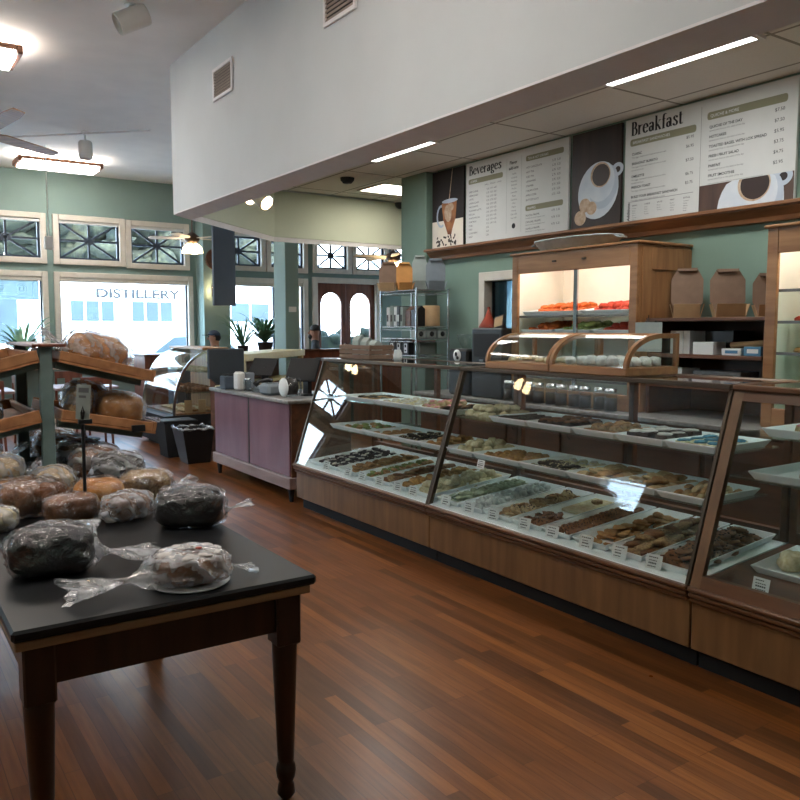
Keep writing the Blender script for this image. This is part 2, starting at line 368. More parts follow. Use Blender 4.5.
def serif_text(b, s, u, v, size, sx=.8, n=.0014, T=.15, t=.034):
    x = 0
    for ch in s:
        adv, thick, thin = GLY[ch]
        def q(p): return (u + (x + p[0]) * size * sx, v + p[1] * size, n)
        def rib(p0, p1, w):
            d = Vector((p1[0] - p0[0], p1[1] - p0[1])); d.normalize(); o = Vector((-d.y, d.x)) * w / 2
            b.poly([q((p0[0] - o.x, p0[1] - o.y)), q((p1[0] - o.x, p1[1] - o.y)), q((p1[0] + o.x, p1[1] + o.y)), q((p0[0] + o.x, p0[1] + o.y))])
        for st in thick:
            for p0, p1 in zip(st[:-1], st[1:]):
                if abs(p1[1] - p0[1]) > .004:
                    lo, hi = (p0, p1) if p0[1] < p1[1] else (p1, p0)
                    b.poly([q((lo[0] - T / 2, lo[1])), q((lo[0] + T / 2, lo[1])), q((hi[0] + T / 2, hi[1])), q((hi[0] - T / 2, hi[1]))])
                rib(p0, p1, t)
        for st in thin: rib(st[0], st[1], t)
        x += adv
SKY_K, SUN_K, EXPO = 5.0, 6.0, 1.7
# ------------------------------------------------------------------ the setting
CEIL = 4.04; YB = 14.0; XL = -3.2; YF = -2.6; XW = 5.2; XR = 11.0
b = MB(); b.box(XL - .2, XR + .2, YF - .2, YB + .25, -.15, 0); struct(b.build('floor', M['floor']))
b = MB(); b.box(XL - .2, XR + .2, YF - .2, YB + .25, CEIL, CEIL + .15); struct(b.build('ceiling', M['ceil']))

def wall(name, m, axis, at, thick, a0, a1, z0, z1, holes):
    """wall slab on plane axis=at growing by thick, with rectangular holes (a0,a1,z0,z1)"""
    A = sorted({a0, a1} | {h[0] for h in holes} | {h[1] for h in holes}); Z = sorted({z0, z1} | {h[2] for h in holes} | {h[3] for h in holes})
    b = MB()
    for i in range(len(A) - 1):
        for j in range(len(Z) - 1):
            ca, cz = (A[i] + A[i + 1]) / 2, (Z[j] + Z[j + 1]) / 2
            if any(h[0] < ca < h[1] and h[2] < cz < h[3] for h in holes): continue
            t0, t1 = sorted((at, at + thick))
            if axis == 'y': b.box(A[i], A[i + 1], t0, t1, Z[j], Z[j + 1])
            else: b.box(t0, t1, A[i], A[i + 1], Z[j], Z[j + 1])
    return struct(b.build(name, m))

# back wall openings: (x0, x1, z0, z1)
bigs = [(-1.3, -.5, .95, 2.44), (.2, 2.53, .95, 2.44), (2.66, 4.93, .95, 2.44), (5.5, 6.62, .95, 2.46), (6.98, 7.22, .95, 2.48)]
trans = [(-1.32, -.48, 2.6, 3.36), (.2, 1.33, 2.6, 3.36), (1.4, 2.53, 2.6, 3.36), (2.67, 3.77, 2.6, 3.36), (3.82, 4.88, 2.58, 3.35),
         (5.36, 6.34, 2.62, 3.3), (6.4, 7.22, 2.62, 3.3), (7.38, 8.2, 2.64, 3.3), (8.26, 9.08, 2.64, 3.3), (9.2, 10.0, 2.64, 3.3)]
door = (7.38, 8.86, 0, 2.5)
wall('wall_back', M['green'], 'y', YB, .2, XL, XR, 0, CEIL, bigs + trans + [door])
lw = [(7.85, 8.8, 1.0, 3.5)]
wall('wall_left', M['green'], 'x', XL, -.2, YF, YB, 0, CEIL, lw)
wall('wall_front', M['green'], 'y', YF, -.2, XL, XR, 0, CEIL, [])
wall('wall_right', M['green'], 'x', XR, .2, YF, YB, 0, CEIL, [(11.5, 12.45, 1.0, 2.7)])
wall('wall_kitchen', M['green2'], 'x', XW, .12, YF, 7.02, 0, CEIL, [(5.3, 6.22, 1.0, 2.06)])
b = MB(); b.box(5.12, 5.55, 7.12, 7.6, 0, CEIL, .01); struct(b.build('trim_1', M['green2']))      # pilaster at the end of the kitchen wall
b = MB(); b.box(5.02, 5.5, 13.62, YB, 0, CEIL); struct(b.build('trim_2', M['green']))
b = MB(); b.box(5.32, 5.54, 11.0, 11.4, 0, CEIL, .008); b.box(5.28, 5.58, 10.96, 11.44, 0, .14, .01); struct(b.build('trim_3', M['green']))

nwin = [0]
def window_y(x0, x1, z0, z1, kind, y=YB, fr=.09):
    """window in the back wall; the room is at smaller y"""
    nwin[0] += 1
    w = thing('window_%d' % nwin[0], None, None, ((x0 + x1) / 2, y, z0)); w['kind'] = 'structure'
    b = MB()
    for q in ((x0 - .02, x0 + fr - .02, z0 - .02, z1 + .02), (x1 - fr + .02, x1 + .02, z0 - .02, z1 + .02)): b.box(q[0], q[1], y - .05, y + .12, q[2], q[3], .006)
    b.box(x0 + fr - .02, x1 - fr + .02, y - .05, y + .12, z1 - fr + .02, z1 + .02, .006)
    b.box(x0 + fr - .02, x1 - fr + .02, y - .06, y + .12, z0 - .02, z0 + fr - .02, .006)
    b.build('frame', M['cream'], w)
    a0, a1, c0, c1 = x0 + fr - .02, x1 - fr + .02, z0 + fr - .02, z1 - fr + .02
    b = MB(); s = .035 if kind == 'star' else .022
    b.box(a0, a0 + s, y + .03, y + .09, c0, c1); b.box(a1 - s, a1, y + .03, y + .09, c0, c1); b.box(a0 + s, a1 - s, y + .03, y + .09, c0, c0 + s); b.box(a0 + s, a1 - s, y + .03, y + .09, c1 - s, c1)
    if kind == 'star':
        cx, cz = (a0 + a1) / 2, (c0 + c1) / 2; t = .017
        b.box(a0, a1, y + .045, y + .075, cz - t, cz + t); b.box(cx - t, cx + t, y + .045, y + .075, c0, c1)
        for sx, sz in ((-1, -1), (1, -1), (-1, 1), (1, 1)):
            ex, ez = (a0 if sx < 0 else a1), (c0 if sz < 0 else c1)
            d = Vector((ex - cx, 0, ez - cz)).normalized(); n = Vector((-d.z, 0, d.x)) * t
            p = [Vector((cx, 0, cz)) + n, Vector((cx, 0, cz)) - n, Vector((ex, 0, ez)) - n, Vector((ex, 0, ez)) + n]
            b.prism([(q.x, q.z) for q in p], y + .047, y + .073, 'y')
        ring = [(cx + .06 * cos(2 * pi * k / 16), y + .06, cz + .06 * sin(2 * pi * k / 16)) for k in range(17)]
        b.tube(ring, .012, 6, caps=False)
    b.build('sash', M['navy'], w)
    b = MB(); b.box(a0 + .01, a1 - .01, y + .055, y + .065, c0 + .01, c1 - .01); b.build('pane', M['winglass'], w)
    if kind == 'star' and x0 < 5:
        b = MB(); b.box(a0, a1, y - .02, y + .02, c1 - .05, c1, .008); b.build('roller_blind', M['white_plastic'], w)
    if kind == 'big':
        b = MB(); b.box(a0, a1, y - .03, y + .025, c1 - .07, c1, .01); b.build('roller_blind', M['cream'], w)
        b = MB(); b.box(x0 - .06, x1 + .06, y - .16, y - .05, z0 - .07, z0 - .035, .006); b.build('window_sill', M['cream'], w)
    return w
wins = [window_y(*q, 'big') for q in bigs]
for q in trans: window_y(*q, 'star')
# etched name band in the second big window, seen from inside so mirrored: a ring-shaped C inside a border
w = wins[1]; y = YB + .045
b = MB(); b.box(.3, 2.42, y, y + .006, 2.0, 2.34); b.build('etched_band', M['etch'], w)
b = MB()
def frame_rect(b, x0, x1, z0, z1, t, ya, yb):
    b.box(x0, x1, ya, yb, z0, z0 + t); b.box(x0, x1, ya, yb, z1 - t, z1); b.box(x0, x0 + t, ya, yb, z0 + t, z1 - t); b.box(x1 - t, x1, ya, yb, z0 + t, z1 - t)
frame_rect(b, .4, 2.34, 2.04, 2.3, .012, y - .004, y)
for rr, a0, a1, cx in ((.085, -140, 140, 2.16), (.06, -150, 150, 2.16), (.035, -180, 180, 2.17)):
    b.tube([(cx + rr * cos(radians(a0 + (a1 - a0) * k / 18)), y - .003, 2.17 + rr * sin(radians(a0 + (a1 - a0) * k / 18))) for k in range(19)], .006, 5)
b.box(.5, 2.0, y - .004, y, 2.105, 2.112); b.box(.5, 2.0, y - .004, y, 2.225, 2.232)
for k in range(8): b.box(.55 + k * .18, .55 + k * .18 + .1, y - .004, y, 2.135, 2.205)
b.build('etched_lettering', M['etchwhite'], w)

def window_x(y0, y1, z0, z1, x, d, nm='pane', fr=.08):
    nwin[0] += 1
    w = thing('window_%d' % nwin[0], None, None, (x, (y0 + y1) / 2, z0)); w['kind'] = 'structure'
    b = MB(); xa, xb = sorted((x + .05 * d, x - .1 * d))
    b.box(xa, xb, y0 - .04, y0 + fr - .03, z0 - .04, z1 + .04, .006); b.box(xa, xb, y1 - fr + .03, y1 + .04, z0 - .04, z1 + .04, .006)
    b.box(xa, xb, y0 + fr - .03, y1 - fr + .03, z0 - .04, z0 + fr - .03, .006); b.box(xa, xb, y0 + fr - .03, y1 - fr + .03, z1 - fr + .03, z1 + .04, .006)
    b.build('frame', M['cream'], w)
    b = MB(); b.box(x - .06, x - .05, y0 + .02, y1 - .02, z0 + .02, z1 - .02) if d > 0 else b.box(x + .05, x + .06, y0 + .02, y1 - .02, z0 + .02, z1 - .02)
    b.build('pane', M['winglass'] if nm == 'pane' else M['darkglass'], w)
for q in lw: window_x(*q, XL, 1)
window_x(11.5, 12.45, 1.0, 2.7, XR, -1)  # added unseen window, brightens what shows through the kitchen window
window_x(5.3, 6.22, 1.0, 2.06, XW, -1, 'dark')

# arched double door
d = thing('door_1', None, None, (8.12, YB, 0)); d['kind'] = 'structure'
b = MB(); b.box(7.34, 7.45, YB - .05, YB + .14, 0, 2.54, .008); b.box(8.79, 8.9, YB - .05, YB + .14, 0, 2.54, .008); b.box(7.45, 8.79, YB - .05, YB + .14, 2.43, 2.54, .008); b.build('frame', M['cream'], d)
for x0, x1 in ((7.45, 8.115), (8.125, 8.79)):
    cx = (x0 + x1) / 2; hw = (x1 - x0) / 2 - .1; zt = 2.25 - hw
    arch = [(cx - hw, .55)] + [(cx + hw * cos(pi - pi * k / 14), zt + hw * sin(pi - pi * k / 14)) for k in range(15)] + [(cx + hw, .55)]
    b = MB()
    for (p, q) in zip(arch[:-1], arch[1:]):      # upper field around the arch
        if p[1] >= zt - 1e-4 and q[1] >= zt - 1e-4:
            b.prism([p, (p[0], 2.43), (q[0], 2.43), q], YB + .03, YB + .08, 'y')
    b.box(x0, cx - hw, YB + .03, YB + .08, .02, 2.43); b.box(cx + hw, x1, YB + .03, YB + .08, .02, 2.43); b.box(cx - hw, cx + hw, YB + .03, YB + .08, .02, .55)
    b.build('door_leaf', M['walnutz'], d)
    b = MB(); b.prism([(p[0], p[1]) for p in arch], YB + .052, YB + .058, 'y'); b.build('pane', M['winglass'], d)
    b = MB(); b.tube([(x1 - .05 if x0 < 8 else x0 + .05, YB, .95), (x1 - .05 if x0 < 8 else x0 + .05, YB - .04, 1.0), (x1 - .05 if x0 < 8 else x0 + .05, YB - .04, 1.2), (x1 - .05 if x0 < 8 else x0 + .05, YB, 1.25)], .012, 8); b.build('door_handle', M['bronze'], d)

# bulkhead over the counters and the dropped ceiling inside it
ZB = 2.64; BT = .15
outer = [(2.57, YF), (2.57, 7.75), (4.15, 9.22), (XR, 9.22)]
inner = [(2.57 + BT, YF), (2.57 + BT, 7.68), (4.22, 9.02), (XR, 9.02)]
def strip(b, z0, z1, o=outer, i=inner):
    for k in range(3): b.prism([o[k], o[k + 1], i[k + 1], i[k]], z0, z1, 'z')
b = MB(); strip(b, ZB + .012, CEIL); struct(b.build('wall_bulkhead', M['white']))
b = MB()                                        # splayed trim under the bulkhead, its inner edge lower
for k in range(3):
    o0, o1, i1, i0 = outer[k], outer[k + 1], inner[k + 1], inner[k]
    b.add([(*o0, ZB), (*o1, ZB), (*i1, ZB - .045), (*i0, ZB - .045), (*o0, ZB + .012), (*o1, ZB + .012), (*i1, ZB + .012), (*i0, ZB + .012)],
          [(0, 1, 2, 3), (7, 6, 5, 4), (0, 4, 5, 1), (2, 6, 7, 3), (0, 3, 7, 4), (1, 5, 6, 2)])
struct(b.build('trim_4', M['trimgrey']))
b = MB(); strip(b, ZB + .012, 3.2, inner, [(2.73, YF), (2.73, 7.67), (4.225, 9.01), (XR, 9.01)]); struct(b.build('trim_5', M['bulk_in']))
b = MB(); b.prism([(2.73, YF), (2.73, 7.67), (4.225, 9.01), (XR, 9.01), (XR, 7.1), (XW, 7.1), (XW, YF)], 3.22, 3.25, 'z')
struct(b.build('ceiling_dropped', M['tiles']))

# skirting
b = MB(); b.box(XL, 7.34, YB - .02, YB, 0, .14, .004); struct(b.build('baseboard_back', M['cream']))
b = MB(); b.box(XL, XL + .02, YF, YB, 0, .14, .004); struct(b.build('baseboard_left', M['cream']))

# ------------------------------------------------------------------ outside
b = MB(); b.box(-40, 60, YB + .25, 70, -.2, -.08); b.box(-40, XL - .2, -30, YB + .25, -.2, -.08); b.box(XR + .2, 60, -30, YB + .25, -.2, -.08)
o = b.build('pavement', M['concrete']); struct(o)
t = thing('street_building', 'white stucco building with a sign and blue windows across the street', 'building', (6, 24, -.08))
b = MB(); b.box(-4, 13, 24, 30, -.08, 3.25); b.box(-4.1, 13.1, 23.9, 24, 3.1, 3.3, .02); b.build('wall', M['facade'], t)
for x0, x1 in ((1.2, 3.6), (4.9, 6.15), (6.6, 7.85), (9.0, 11.0)):
    b = MB(); b.box(x0, x1, 23.93, 24.02, 1.1 if x1 < 4 else 1.7, 2.36); f = b.build('window', M['facade'], t)
    b = MB(); n = 3
    for k in range(n): b.box(x0 + .04 + (x1 - x0) / n * k, x0 - .04 + (x1 - x0) / n * (k + 1), 23.9, 23.93, 1.15 if x1 < 4 else 1.75, 2.32)
    b.build('pane', M['facglass'], f)
b = MB(); v, f = text_geo('DISTILLERY', .36, sx=1.35, bold=.012)
b.add([(5.6 + p[0], 23.88, 2.42 + p[1]) for p in v], f); b.build('lettering', M['ink'], t)
M['treeleaf'] = mat('tree_leaves', '#3c3f2c', .9, c2='#151913', scale=6, bump=.5)
for k, (x, y, h, r) in enumerate(((2.2, 33, 4.9, 2.0), (5.4, 34, 5.4, 2.3), (8.6, 33, 5.0, 2.0), (11.6, 34, 5.2, 2.2), (15.2, 35, 4.8, 1.9))):
    t = thing('street_tree', 'dark leafy tree behind the white street building, ' + ('beyond the leftmost upper window', 'between the left upper windows', 'beyond the second upper window', 'beyond the third upper window', 'farthest right by the arched doors')[k], 'tree', (x, y, -.08))
    b = MB(); b.tube([(x, y, -.08), (x + .1, y, 2), (x, y, h - .5)], [.22, .17, .1], 8); b.build('trunk', M['pot'], t)
    b = MB(); q = random.Random(k)
    for j in range(46):
        a, e2, rr = q.random() * 6.3, q.random() * 2 - 1, r * (.45 + .6 * q.random()); s2 = math.sqrt(1 - e2 * e2)
        b.ell((x + rr * s2 * cos(a), y + rr * s2 * sin(a), h + rr * .8 * e2), (.55 * (.6 + q.random()), .55 * (.6 + q.random()), .4 * (.6 + q.random())), 9, 6, 1, .7, 3, j)
    b.build('crown', M['treeleaf'], t)
b = MB(); q = random.Random(5)
b.box(8.2, 12.2, 16.0, 16.5, -.08, 1.35)
for k in range(150): b.ell((8.2 + 4 * q.random(), 16.0 + .5 * q.random(), .1 + 1.35 * q.random()), (.16, .14, .13), 7, 5, 1, .6, 3, k)
tag(b.build('hedge', M['treeleaf'], None, (10.2, 16.25, -.08)), 'dark green hedge outside the arched doors', 'hedge')
t = thing('car', 'pale car parked in the street beyond the large window', 'car', (7.0, 20.5, -.08))
b = MB(); b.M = Matrix.Translation((7.0, 20.5, -.08))
prof = [(-2.1, .35), (-2.15, .7), (-1.9, .95), (-1.2, 1.02), (-.6, 1.45), (.7, 1.5), (1.3, 1.08), (2.0, .95), (2.2, .7), (2.15, .35)]
b.prism(prof, -.85, .85, 'y'); b.build('body', M['carpaint'], t)
b = MB(); b.M = Matrix.Translation((7.0, 20.5, -.08)); b.prism([(-1.05, 1.03), (-.55, 1.4), (.05, 1.43), (.05, 1.03)], -.87, .87, 'y'); b.prism([(.12, 1.03), (.12, 1.43), (.65, 1.44), (1.1, 1.06)], -.87, .87, 'y'); b.build('side_window', M['facglass'], t)
for x in (-1.35, 1.35):
    for y in (-.8, .8):
        b = MB(); b.M = Matrix.Translation((7.0 + x, 20.5 + y, .24)) @ Matrix.Rotation(pi / 2, 4, 'X'); b.lathe([(.18, -.1), (.3, -.1), (.32, 0), (.3, .1), (.18, .1)], n=18); b.build('wheel', M['tyre'], t)

# ------------------------------------------------------------------ ceiling things
def fixture(x0, x1, y0, y1, label, k):
    t = thing('ceiling_light', label, 'light', ((x0 + x1) / 2, (y0 + y1) / 2, CEIL))
    b = MB(); b.box((x0 + x1) / 2 - .2, (x0 + x1) / 2 + .2, (y0 + y1) / 2 - .05, (y0 + y1) / 2 + .05, CEIL - .075, CEIL - .001); b.build('housing', M['white_plastic'], t)
    zt, zb = CEIL - .075, CEIL - .15
    for q in ((x0, x0 + .05), (x1 - .05, x1)):
        b = MB(); b.box(q[0], q[1], y0, y1, zb, zt, .008); b.build('wooden_end', M['fixwood'], t)
    for q in ((y0, y0 + .03), (y1 - .03, y1)):
        b = MB(); b.box(x0 + .05, x1 - .05, q[0], q[1], zb + .03, zt, .004); b.build('wooden_rail', M['fixwood'], t)
    b = MB(); b.prism([(y0 + .03, zb + .03), (y0 + .08, zb - .025), (y1 - .08, zb - .025), (y1 - .03, zb + .03)], x0 + .05, x1 - .05, 'x'); b.build('lens', M['fluor'], t)
    b = MB(); b.box(x0 + .06, x1 - .06, y0 + .04, y1 - .04, zt - .02, zt - .01); b.build('upper_lens', M['fluorup'], t)
M['fluorup'] = emis('fluorescent_upper_lens', '#fff4e8', 20.0)
fixture(1.95, 3.1, 12.45, 13.0, 'wood-ended fluorescent ceiling light near the window wall, beside the fan blade', 0)
fixture(.1, 1.28, 7.7, 8.25, 'wood-ended fluorescent ceiling light cut off by the edge, nearer the camera', 1)
fixture(.1, 1.28, 3.0, 3.55, 'wood-ended fluorescent ceiling light over the near bread table', 1)  # out of view, added to light the room
fixture(-2.6, -1.4, 2.4, 2.95, 'wood-ended fluorescent ceiling light over the left side of the room', 1)  # another added fixture out of view, there for its room light
t = thing('ceiling_fan', 'large brown-bladed ceiling fan beside the fluorescent light', 'ceiling fan', (1.25, 10.4, CEIL))
b = MB(); b.lathe([(.0, 0), (.07, 0), (.07, -.05), (.02, -.07), (.02, -.2), (.1, -.22), (.13, -.28), (.1, -.36), (0, -.38)][::-1], (1.25, 10.4, CEIL), 20); b.build('motor', M['white_plastic'], t)
for k in range(3):
    b = MB(); a = radians(40 + 120 * k); b.M = Matrix.Translation((1.25, 10.4, CEIL - .27)) @ Matrix.Rotation(a, 4, 'Z') @ Matrix.Rotation(radians(-13), 4, 'X')
    b.prism([(.12, -.03), (.3, -.09), (1.0, -.085), (1.24, -.06), (1.24, .06), (1.0, .085), (.3, .09), (.12, .03)], -.006, .006, 'z'); b.build('blade', M['bladewood'], t)
t = thing('track_light', 'thin ceiling track with a white cylinder spotlight, beside the fan', 'track light', (2.5, 10.92, CEIL))
b = MB(); b.tube([(1.4, 11.95, CEIL - .03), (3.13, 10.25, CEIL - .03)], .014, 6); b.box(2.46, 2.54, 10.88, 10.96, CEIL - .04, CEIL - .001); b.build('track', M['trimgrey'], t)
b = MB(); b.lathe([(.0, 0), (.012, 0), (.012, .07), (.07, .08), (.085, .1), (.085, .3), (.07, .31), (.07, .27), (0, .26)], (0, 0, 0), 18)
b.v = [(2.5 + p[0], 10.92 + p[1], CEIL - .035 - p[2]) for p in b.v]; b.build('spotlight', M['white_plastic'], t)
t = thing('track_spotlight', 'white cylinder spotlight tilted down from the ceiling near the bulkhead', 'spotlight', (1.83, 6.4, CEIL))
b = MB(); b.tube([(1.86, 6.5, CEIL), (1.86, 6.5, CEIL - .1)], .015, 8); b.lathe([(.05, -.01), (.05, 0)], (1.86, 6.5, CEIL), 16); b.build('stem', M['white_plastic'], t)
b = MB(); b.M = Matrix.Translation((1.86, 6.5, 3.93)) @ Vector((.85, -.12, .45)).to_track_quat('Z', 'Y').to_matrix().to_4x4() @ Matrix.Translation((0, 0, -.07))
b.lathe([(0, .2), (.08, .2), (.085, .18), (.085, -.04), (.078, -.05), (.074, -.02), (.0, .02)], n=20); b.build('spotlight_head', M['white_plastic'], t)
b = MB(); b.tube([(2.57, 12.0, CEIL), (2.22, 12.0, CEIL)], .004, 6); b = MB()
t = thing('hanging_sensor', 'small white box hanging from the ceiling on a thin cord before the windows', 'sensor', (2.22, 12.0, CEIL))
b = MB(); b.tube([(2.22, 12.0, CEIL), (2.22, 12.0, 2.8)], .006, 6); b.build('cord', M['white_plastic'], t)
b = MB(); b.box(2.165, 2.275, 11.96, 12.04, 2.63, 2.81, .01); b.build('box', M['white_plastic'], t)

M['ventbrown'] = mat('vent_grey_brown', '#8f8279', .7, var=.05)
def vent(y0, y1, z0, z1, label):
    x = 2.57 - .004
    t = thing('wall_vent', label, 'air vent', (x, (y0 + y1) / 2, z0))
    b = MB(); frame = .025
    b.box(x - .014, x, y0, y0 + frame, z0, z1); b.box(x - .014, x, y1 - frame, y1, z0, z1); b.box(x - .014, x, y0 + frame, y1 - frame, z0, z0 + frame); b.box(x - .014, x, y0 + frame, y1 - frame, z1 - frame, z1); b.build('frame', M['trimgrey'], t)
    b = MB(); n = 9
    for k in range(n):
        z = z0 + frame + (z1 - z0 - 2 * frame) * (k + .5) / n
        b.prism([(x - .012, z - .012), (x - .009, z - .014), (x - .001, z + .008), (x - .004, z + .01)], y0 + frame, y1 - frame, 'y')
    b.build('louvre', M['ventbrown'], t)
    b = MB(); b.box(x - .002, x + .003, y0 + .01, y1 - .01, z0 + .01, z1 - .01); b.build('duct_back', M['blackm'], t)
vent(6.2, 6.62, 3.44, 3.7, 'small louvred vent on the white bulkhead, far one below the ceiling edge')
vent(4.28, 4.68, 3.46, 3.76, 'small louvred vent on the white bulkhead, cut off by the top of the picture')

def troffer(x0, x1, y0, y1, m, label):
    t = thing('ceiling_panel_light', label, 'light', ((x0 + x1) / 2, (y0 + y1) / 2, 3.22))
    b = MB(); z0, z1 = 3.203, 3.2195; f = .03
    b.box(x0, x1, y0, y0 + f, z0, z1); b.box(x0, x1, y1 - f, y1, z0, z1); b.box(x0, x0 + f, y0 + f, y1 - f, z0, z1); b.box(x1 - f, x1, y0 + f, y1 - f, z0, z1); b.build('frame', M['white_plastic'], t)
    b = MB(); b.box(x0 + f, x1 - f, y0 + f, y1 - f, 3.21, 3.219); b.build('lens', m, t)
troffer(5.08, 5.78, 7.9, 8.5, M['troffer'], 'bright square ceiling panel light beside the green pilaster')
troffer(3.79, 4.4, 2.78, 3.92, M['trofferdim'], 'long ceiling panel light along the bulkhead above the breakfast menu')
troffer(3.79, 4.4, .4, 1.5, M['trofferdim'], 'long ceiling panel light along the bulkhead, over the nearest display case')  # hidden from view, added to brighten the kitchen and its ceiling
troffer(3.79, 4.4, 5.9, 6.95, M['trofferdim'], 'long ceiling panel light along the bulkhead, farther from the menus')
t = thing('smoke_detector', 'dark round smoke detector on the dropped ceiling', 'smoke detector', (4.6, 7.9, 3.22))
b = MB(); b.lathe([(0, -.06), (.05, -.058), (.075, -.03), (.08, 0)], (4.6, 7.9, 3.22), 18); b.build('body', M['ink'], t)
b = MB(); b.lathe([(0, -.068), (.02, -.066), (.022, -.05)], (4.6, 7.9, 3.22), 12); b.build('cap', M['inkgrey'], t)
t = thing('security_camera', 'dark dome camera under the dropped ceiling near the pilaster', 'camera', (5.98, 8.9, 3.22))
b = MB(); b.lathe([(.07, -.03), (.08, 0)], (5.98, 8.9, 3.22), 16); b.build('mount', M['white_plastic'], t)
b = MB(); b.ell((5.98, 8.9, 3.19), (.07, .07, .08), 14, 8); b.build('dome', M['black'], t)
t = thing('ceiling_vent', 'narrow dark slot vent in the dropped ceiling beside the bulkhead', 'air vent', (4.0, 7.3, 3.22))
b = MB(); b.box(4.06, 4.2, 7.15, 7.75, 3.205, 3.219); b.build('frame', M['inkgrey'], t)
b = MB(); b.box(4.08, 4.18, 7.18, 7.72, 3.203, 3.206); b.build('slot', M['blackm'], t)

# twin spots inside the bulkhead
for k, (y, dy) in enumerate(((6.98, 2.735), (6.65, 2.65))):
    lab = ['lit spotlight under the bulkhead, the one nearer its corner', 'lit spotlight under the bulkhead, the one nearer the menus'][k]
    t = thing('bulkhead_spotlight', lab, 'spotlight', (2.75, y, dy + .1), None)
    b = MB(); b.tube([(2.745, y, dy + .06), (2.94, y, dy + .06)], .015, 8); b.build('bracket', M['white_plastic'], t)
    R = Matrix.Translation((3.0, y, dy + .03)) @ Vector((-.25, .8, .5)).to_track_quat('Z', 'Y').to_matrix().to_4x4()
    b = MB(); b.M = R; b.lathe([(.0, .1), (.05, .1), (.065, .07), (.07, -.08), (.066, -.085), (.06, -.05), (0, -.05)], n=16); b.build('shade', M['white_plastic'], t)
    b = MB(); b.M = R; b.lathe([(0, -.078), (.056, -.075), (.058, -.055)], n=16); b.build('bulb', M['bulb'], t)

def fan(x, y, z, label, rot):
    t = thing('ceiling_fan', label, 'ceiling fan', (x, y, CEIL if y > 9.3 else 3.22))
    top = CEIL
    b = MB(); b.tube([(x, y, top), (x, y, z)], .013, 8); b.lathe([(.05, -.06), (.06, 0)], (x, y, top), 14); b.build('downrod', M['bronze'], t)
    b = MB(); b.lathe([(0, -.12), (.07, -.1), (.11, -.05), (.11, 0), (.05, .05), (.015, .07)], (x, y, z), 18); b.build('motor', M['bronze'], t)
    for k in range(5):
        b = MB(); b.M = Matrix.Translation((x, y, z - .02)) @ Matrix.Rotation(radians(rot + 72 * k), 4, 'Z') @ Matrix.Rotation(radians(11), 4, 'X')
        b.prism([(.1, -.02), (.2, -.055), (.6, -.07), (.64, 0), (.6, .07), (.2, .055), (.1, .02)], -.005, .005, 'z'); b.build('blade', M['cream'], t)
    for k in range(4):
        a = radians(rot + 45 + 90 * k); dx, dy = cos(a), sin(a)
        b = MB(); b.lathe([(.02, .06), (.045, .03), (.06, -.04), (.055, -.045), (.03, .02), (0, .03)], (x + dx * .1, y + dy * .1, z - .2), 12); b.tube([(x + dx * .03, y + dy * .03, z - .1), (x + dx * .1, y + dy * .1, z - .13)], .012, 6); b.build('lamp_shade', M['bulbshade'], t)
M['bulbshade'] = emis('lit_frosted_shade', '#ffdca8', 6)
fan(4.22, 11.9, 2.92, 'ceiling fan with lit tulip lamps before the left window wall, beside the hanging panel', 10)
fan(6.6, 10.0, 2.62, 'ceiling fan with lit tulip lamps half hidden behind the open boxes', 25)
fan(-1.1, 9.1, 3.95, 'ceiling fan with lit tulip lamps on the left side of the room', 40)
fan(-.5, 13.15, 3.67, 'ceiling fan with lit tulip lamps at the far left by the windows', 40)
# hanging slate panel, clock, sconce
t = thing('hanging_banner', 'tall slate-grey panel hanging from the ceiling beyond the bulkhead corner', 'panel', (3.95, 10.0, 1.84))
b = MB(); b.box(3.81, 4.11, 9.97, 10.03, 1.84, 3.0, .006); b.build('panel', M['slate'], t)
b = MB(); b.tube([(3.87, 10, 3.0), (3.87, 10, CEIL)], .008, 6); b.tube([(4.05, 10, 3.0), (4.05, 10, CEIL)], .008, 6); b.build('hanger', M['bronze'], t)
t = thing('wall_clock', 'round brown-rimmed clock on the green wall behind the hanging panel', 'clock', (5.24, 13.6, 2.75))
b = MB(); b.M = Matrix.Translation((5.24, 13.615, 2.75)) @ Matrix.Rotation(pi / 2, 4, 'X'); b.lathe([(.17, 0), (.19, .0), (.19, .05), (.165, .055), (.16, .03)], n=28); b.build('rim', M['walnut'], t)
b = MB(); b.M = Matrix.Translation((5.24, 13.615, 2.75)) @ Matrix.Rotation(pi / 2, 4, 'X'); b.lathe([(.168, 0), (.168, .025)], n=28); b.build('dial', M['paper'], t)
b = MB(); b.box(5.235, 5.245, 13.583, 13.587, 2.75, 2.87); b.box(5.24, 5.32, 13.583, 13.587, 2.745, 2.755); b.build('hand', M['ink'], t)
t = thing('wall_sconce', 'small glowing wall sconce on the green wall behind the hanging panel', 'wall lamp', (5.2, 13.6, 2.2))
b = MB(); b.box(5.16, 5.24, 13.58, 13.619, 2.1, 2.3, .008); b.build('backplate', M['bronze'], t)
b = MB(); b.lathe([(.03, -.08), (.06, .06), (.05, .06), (.02, -.06)], (5.2, 13.52, 2.2), 14); b.build('lamp_shade', M['bulb'], t)
t = thing('thermostat', 'white thermostat plate on the green square column', 'thermostat', (5.43, 10.99, 1.83))
b = MB(); b.box(5.37, 5.49, 10.975, 10.999, 1.79, 1.87, .006); b.build('plate', M['white_plastic'], t)
# ------------------------------------------------------------------ menu shelf and boards
t = thing('menu_shelf', 'long moulded brown wooden ledge under the menu boards', 'shelf', (5.15, 4.8, 2.27))
b = MB(); b.prism([(5.2, 2.27), (5.14, 2.27), (5.13, 2.3), (5.1, 2.33), (5.08, 2.35), (5.08, 2.355), (5.2, 2.355)], 2.2, 7.05, 'y'); b.build('moulding', M['crown'], t)
b = MB(); b.box(5.05, 5.2, 2.2, 7.07, 2.356, 2.385, .006); b.build('ledge', M['crown'], t)

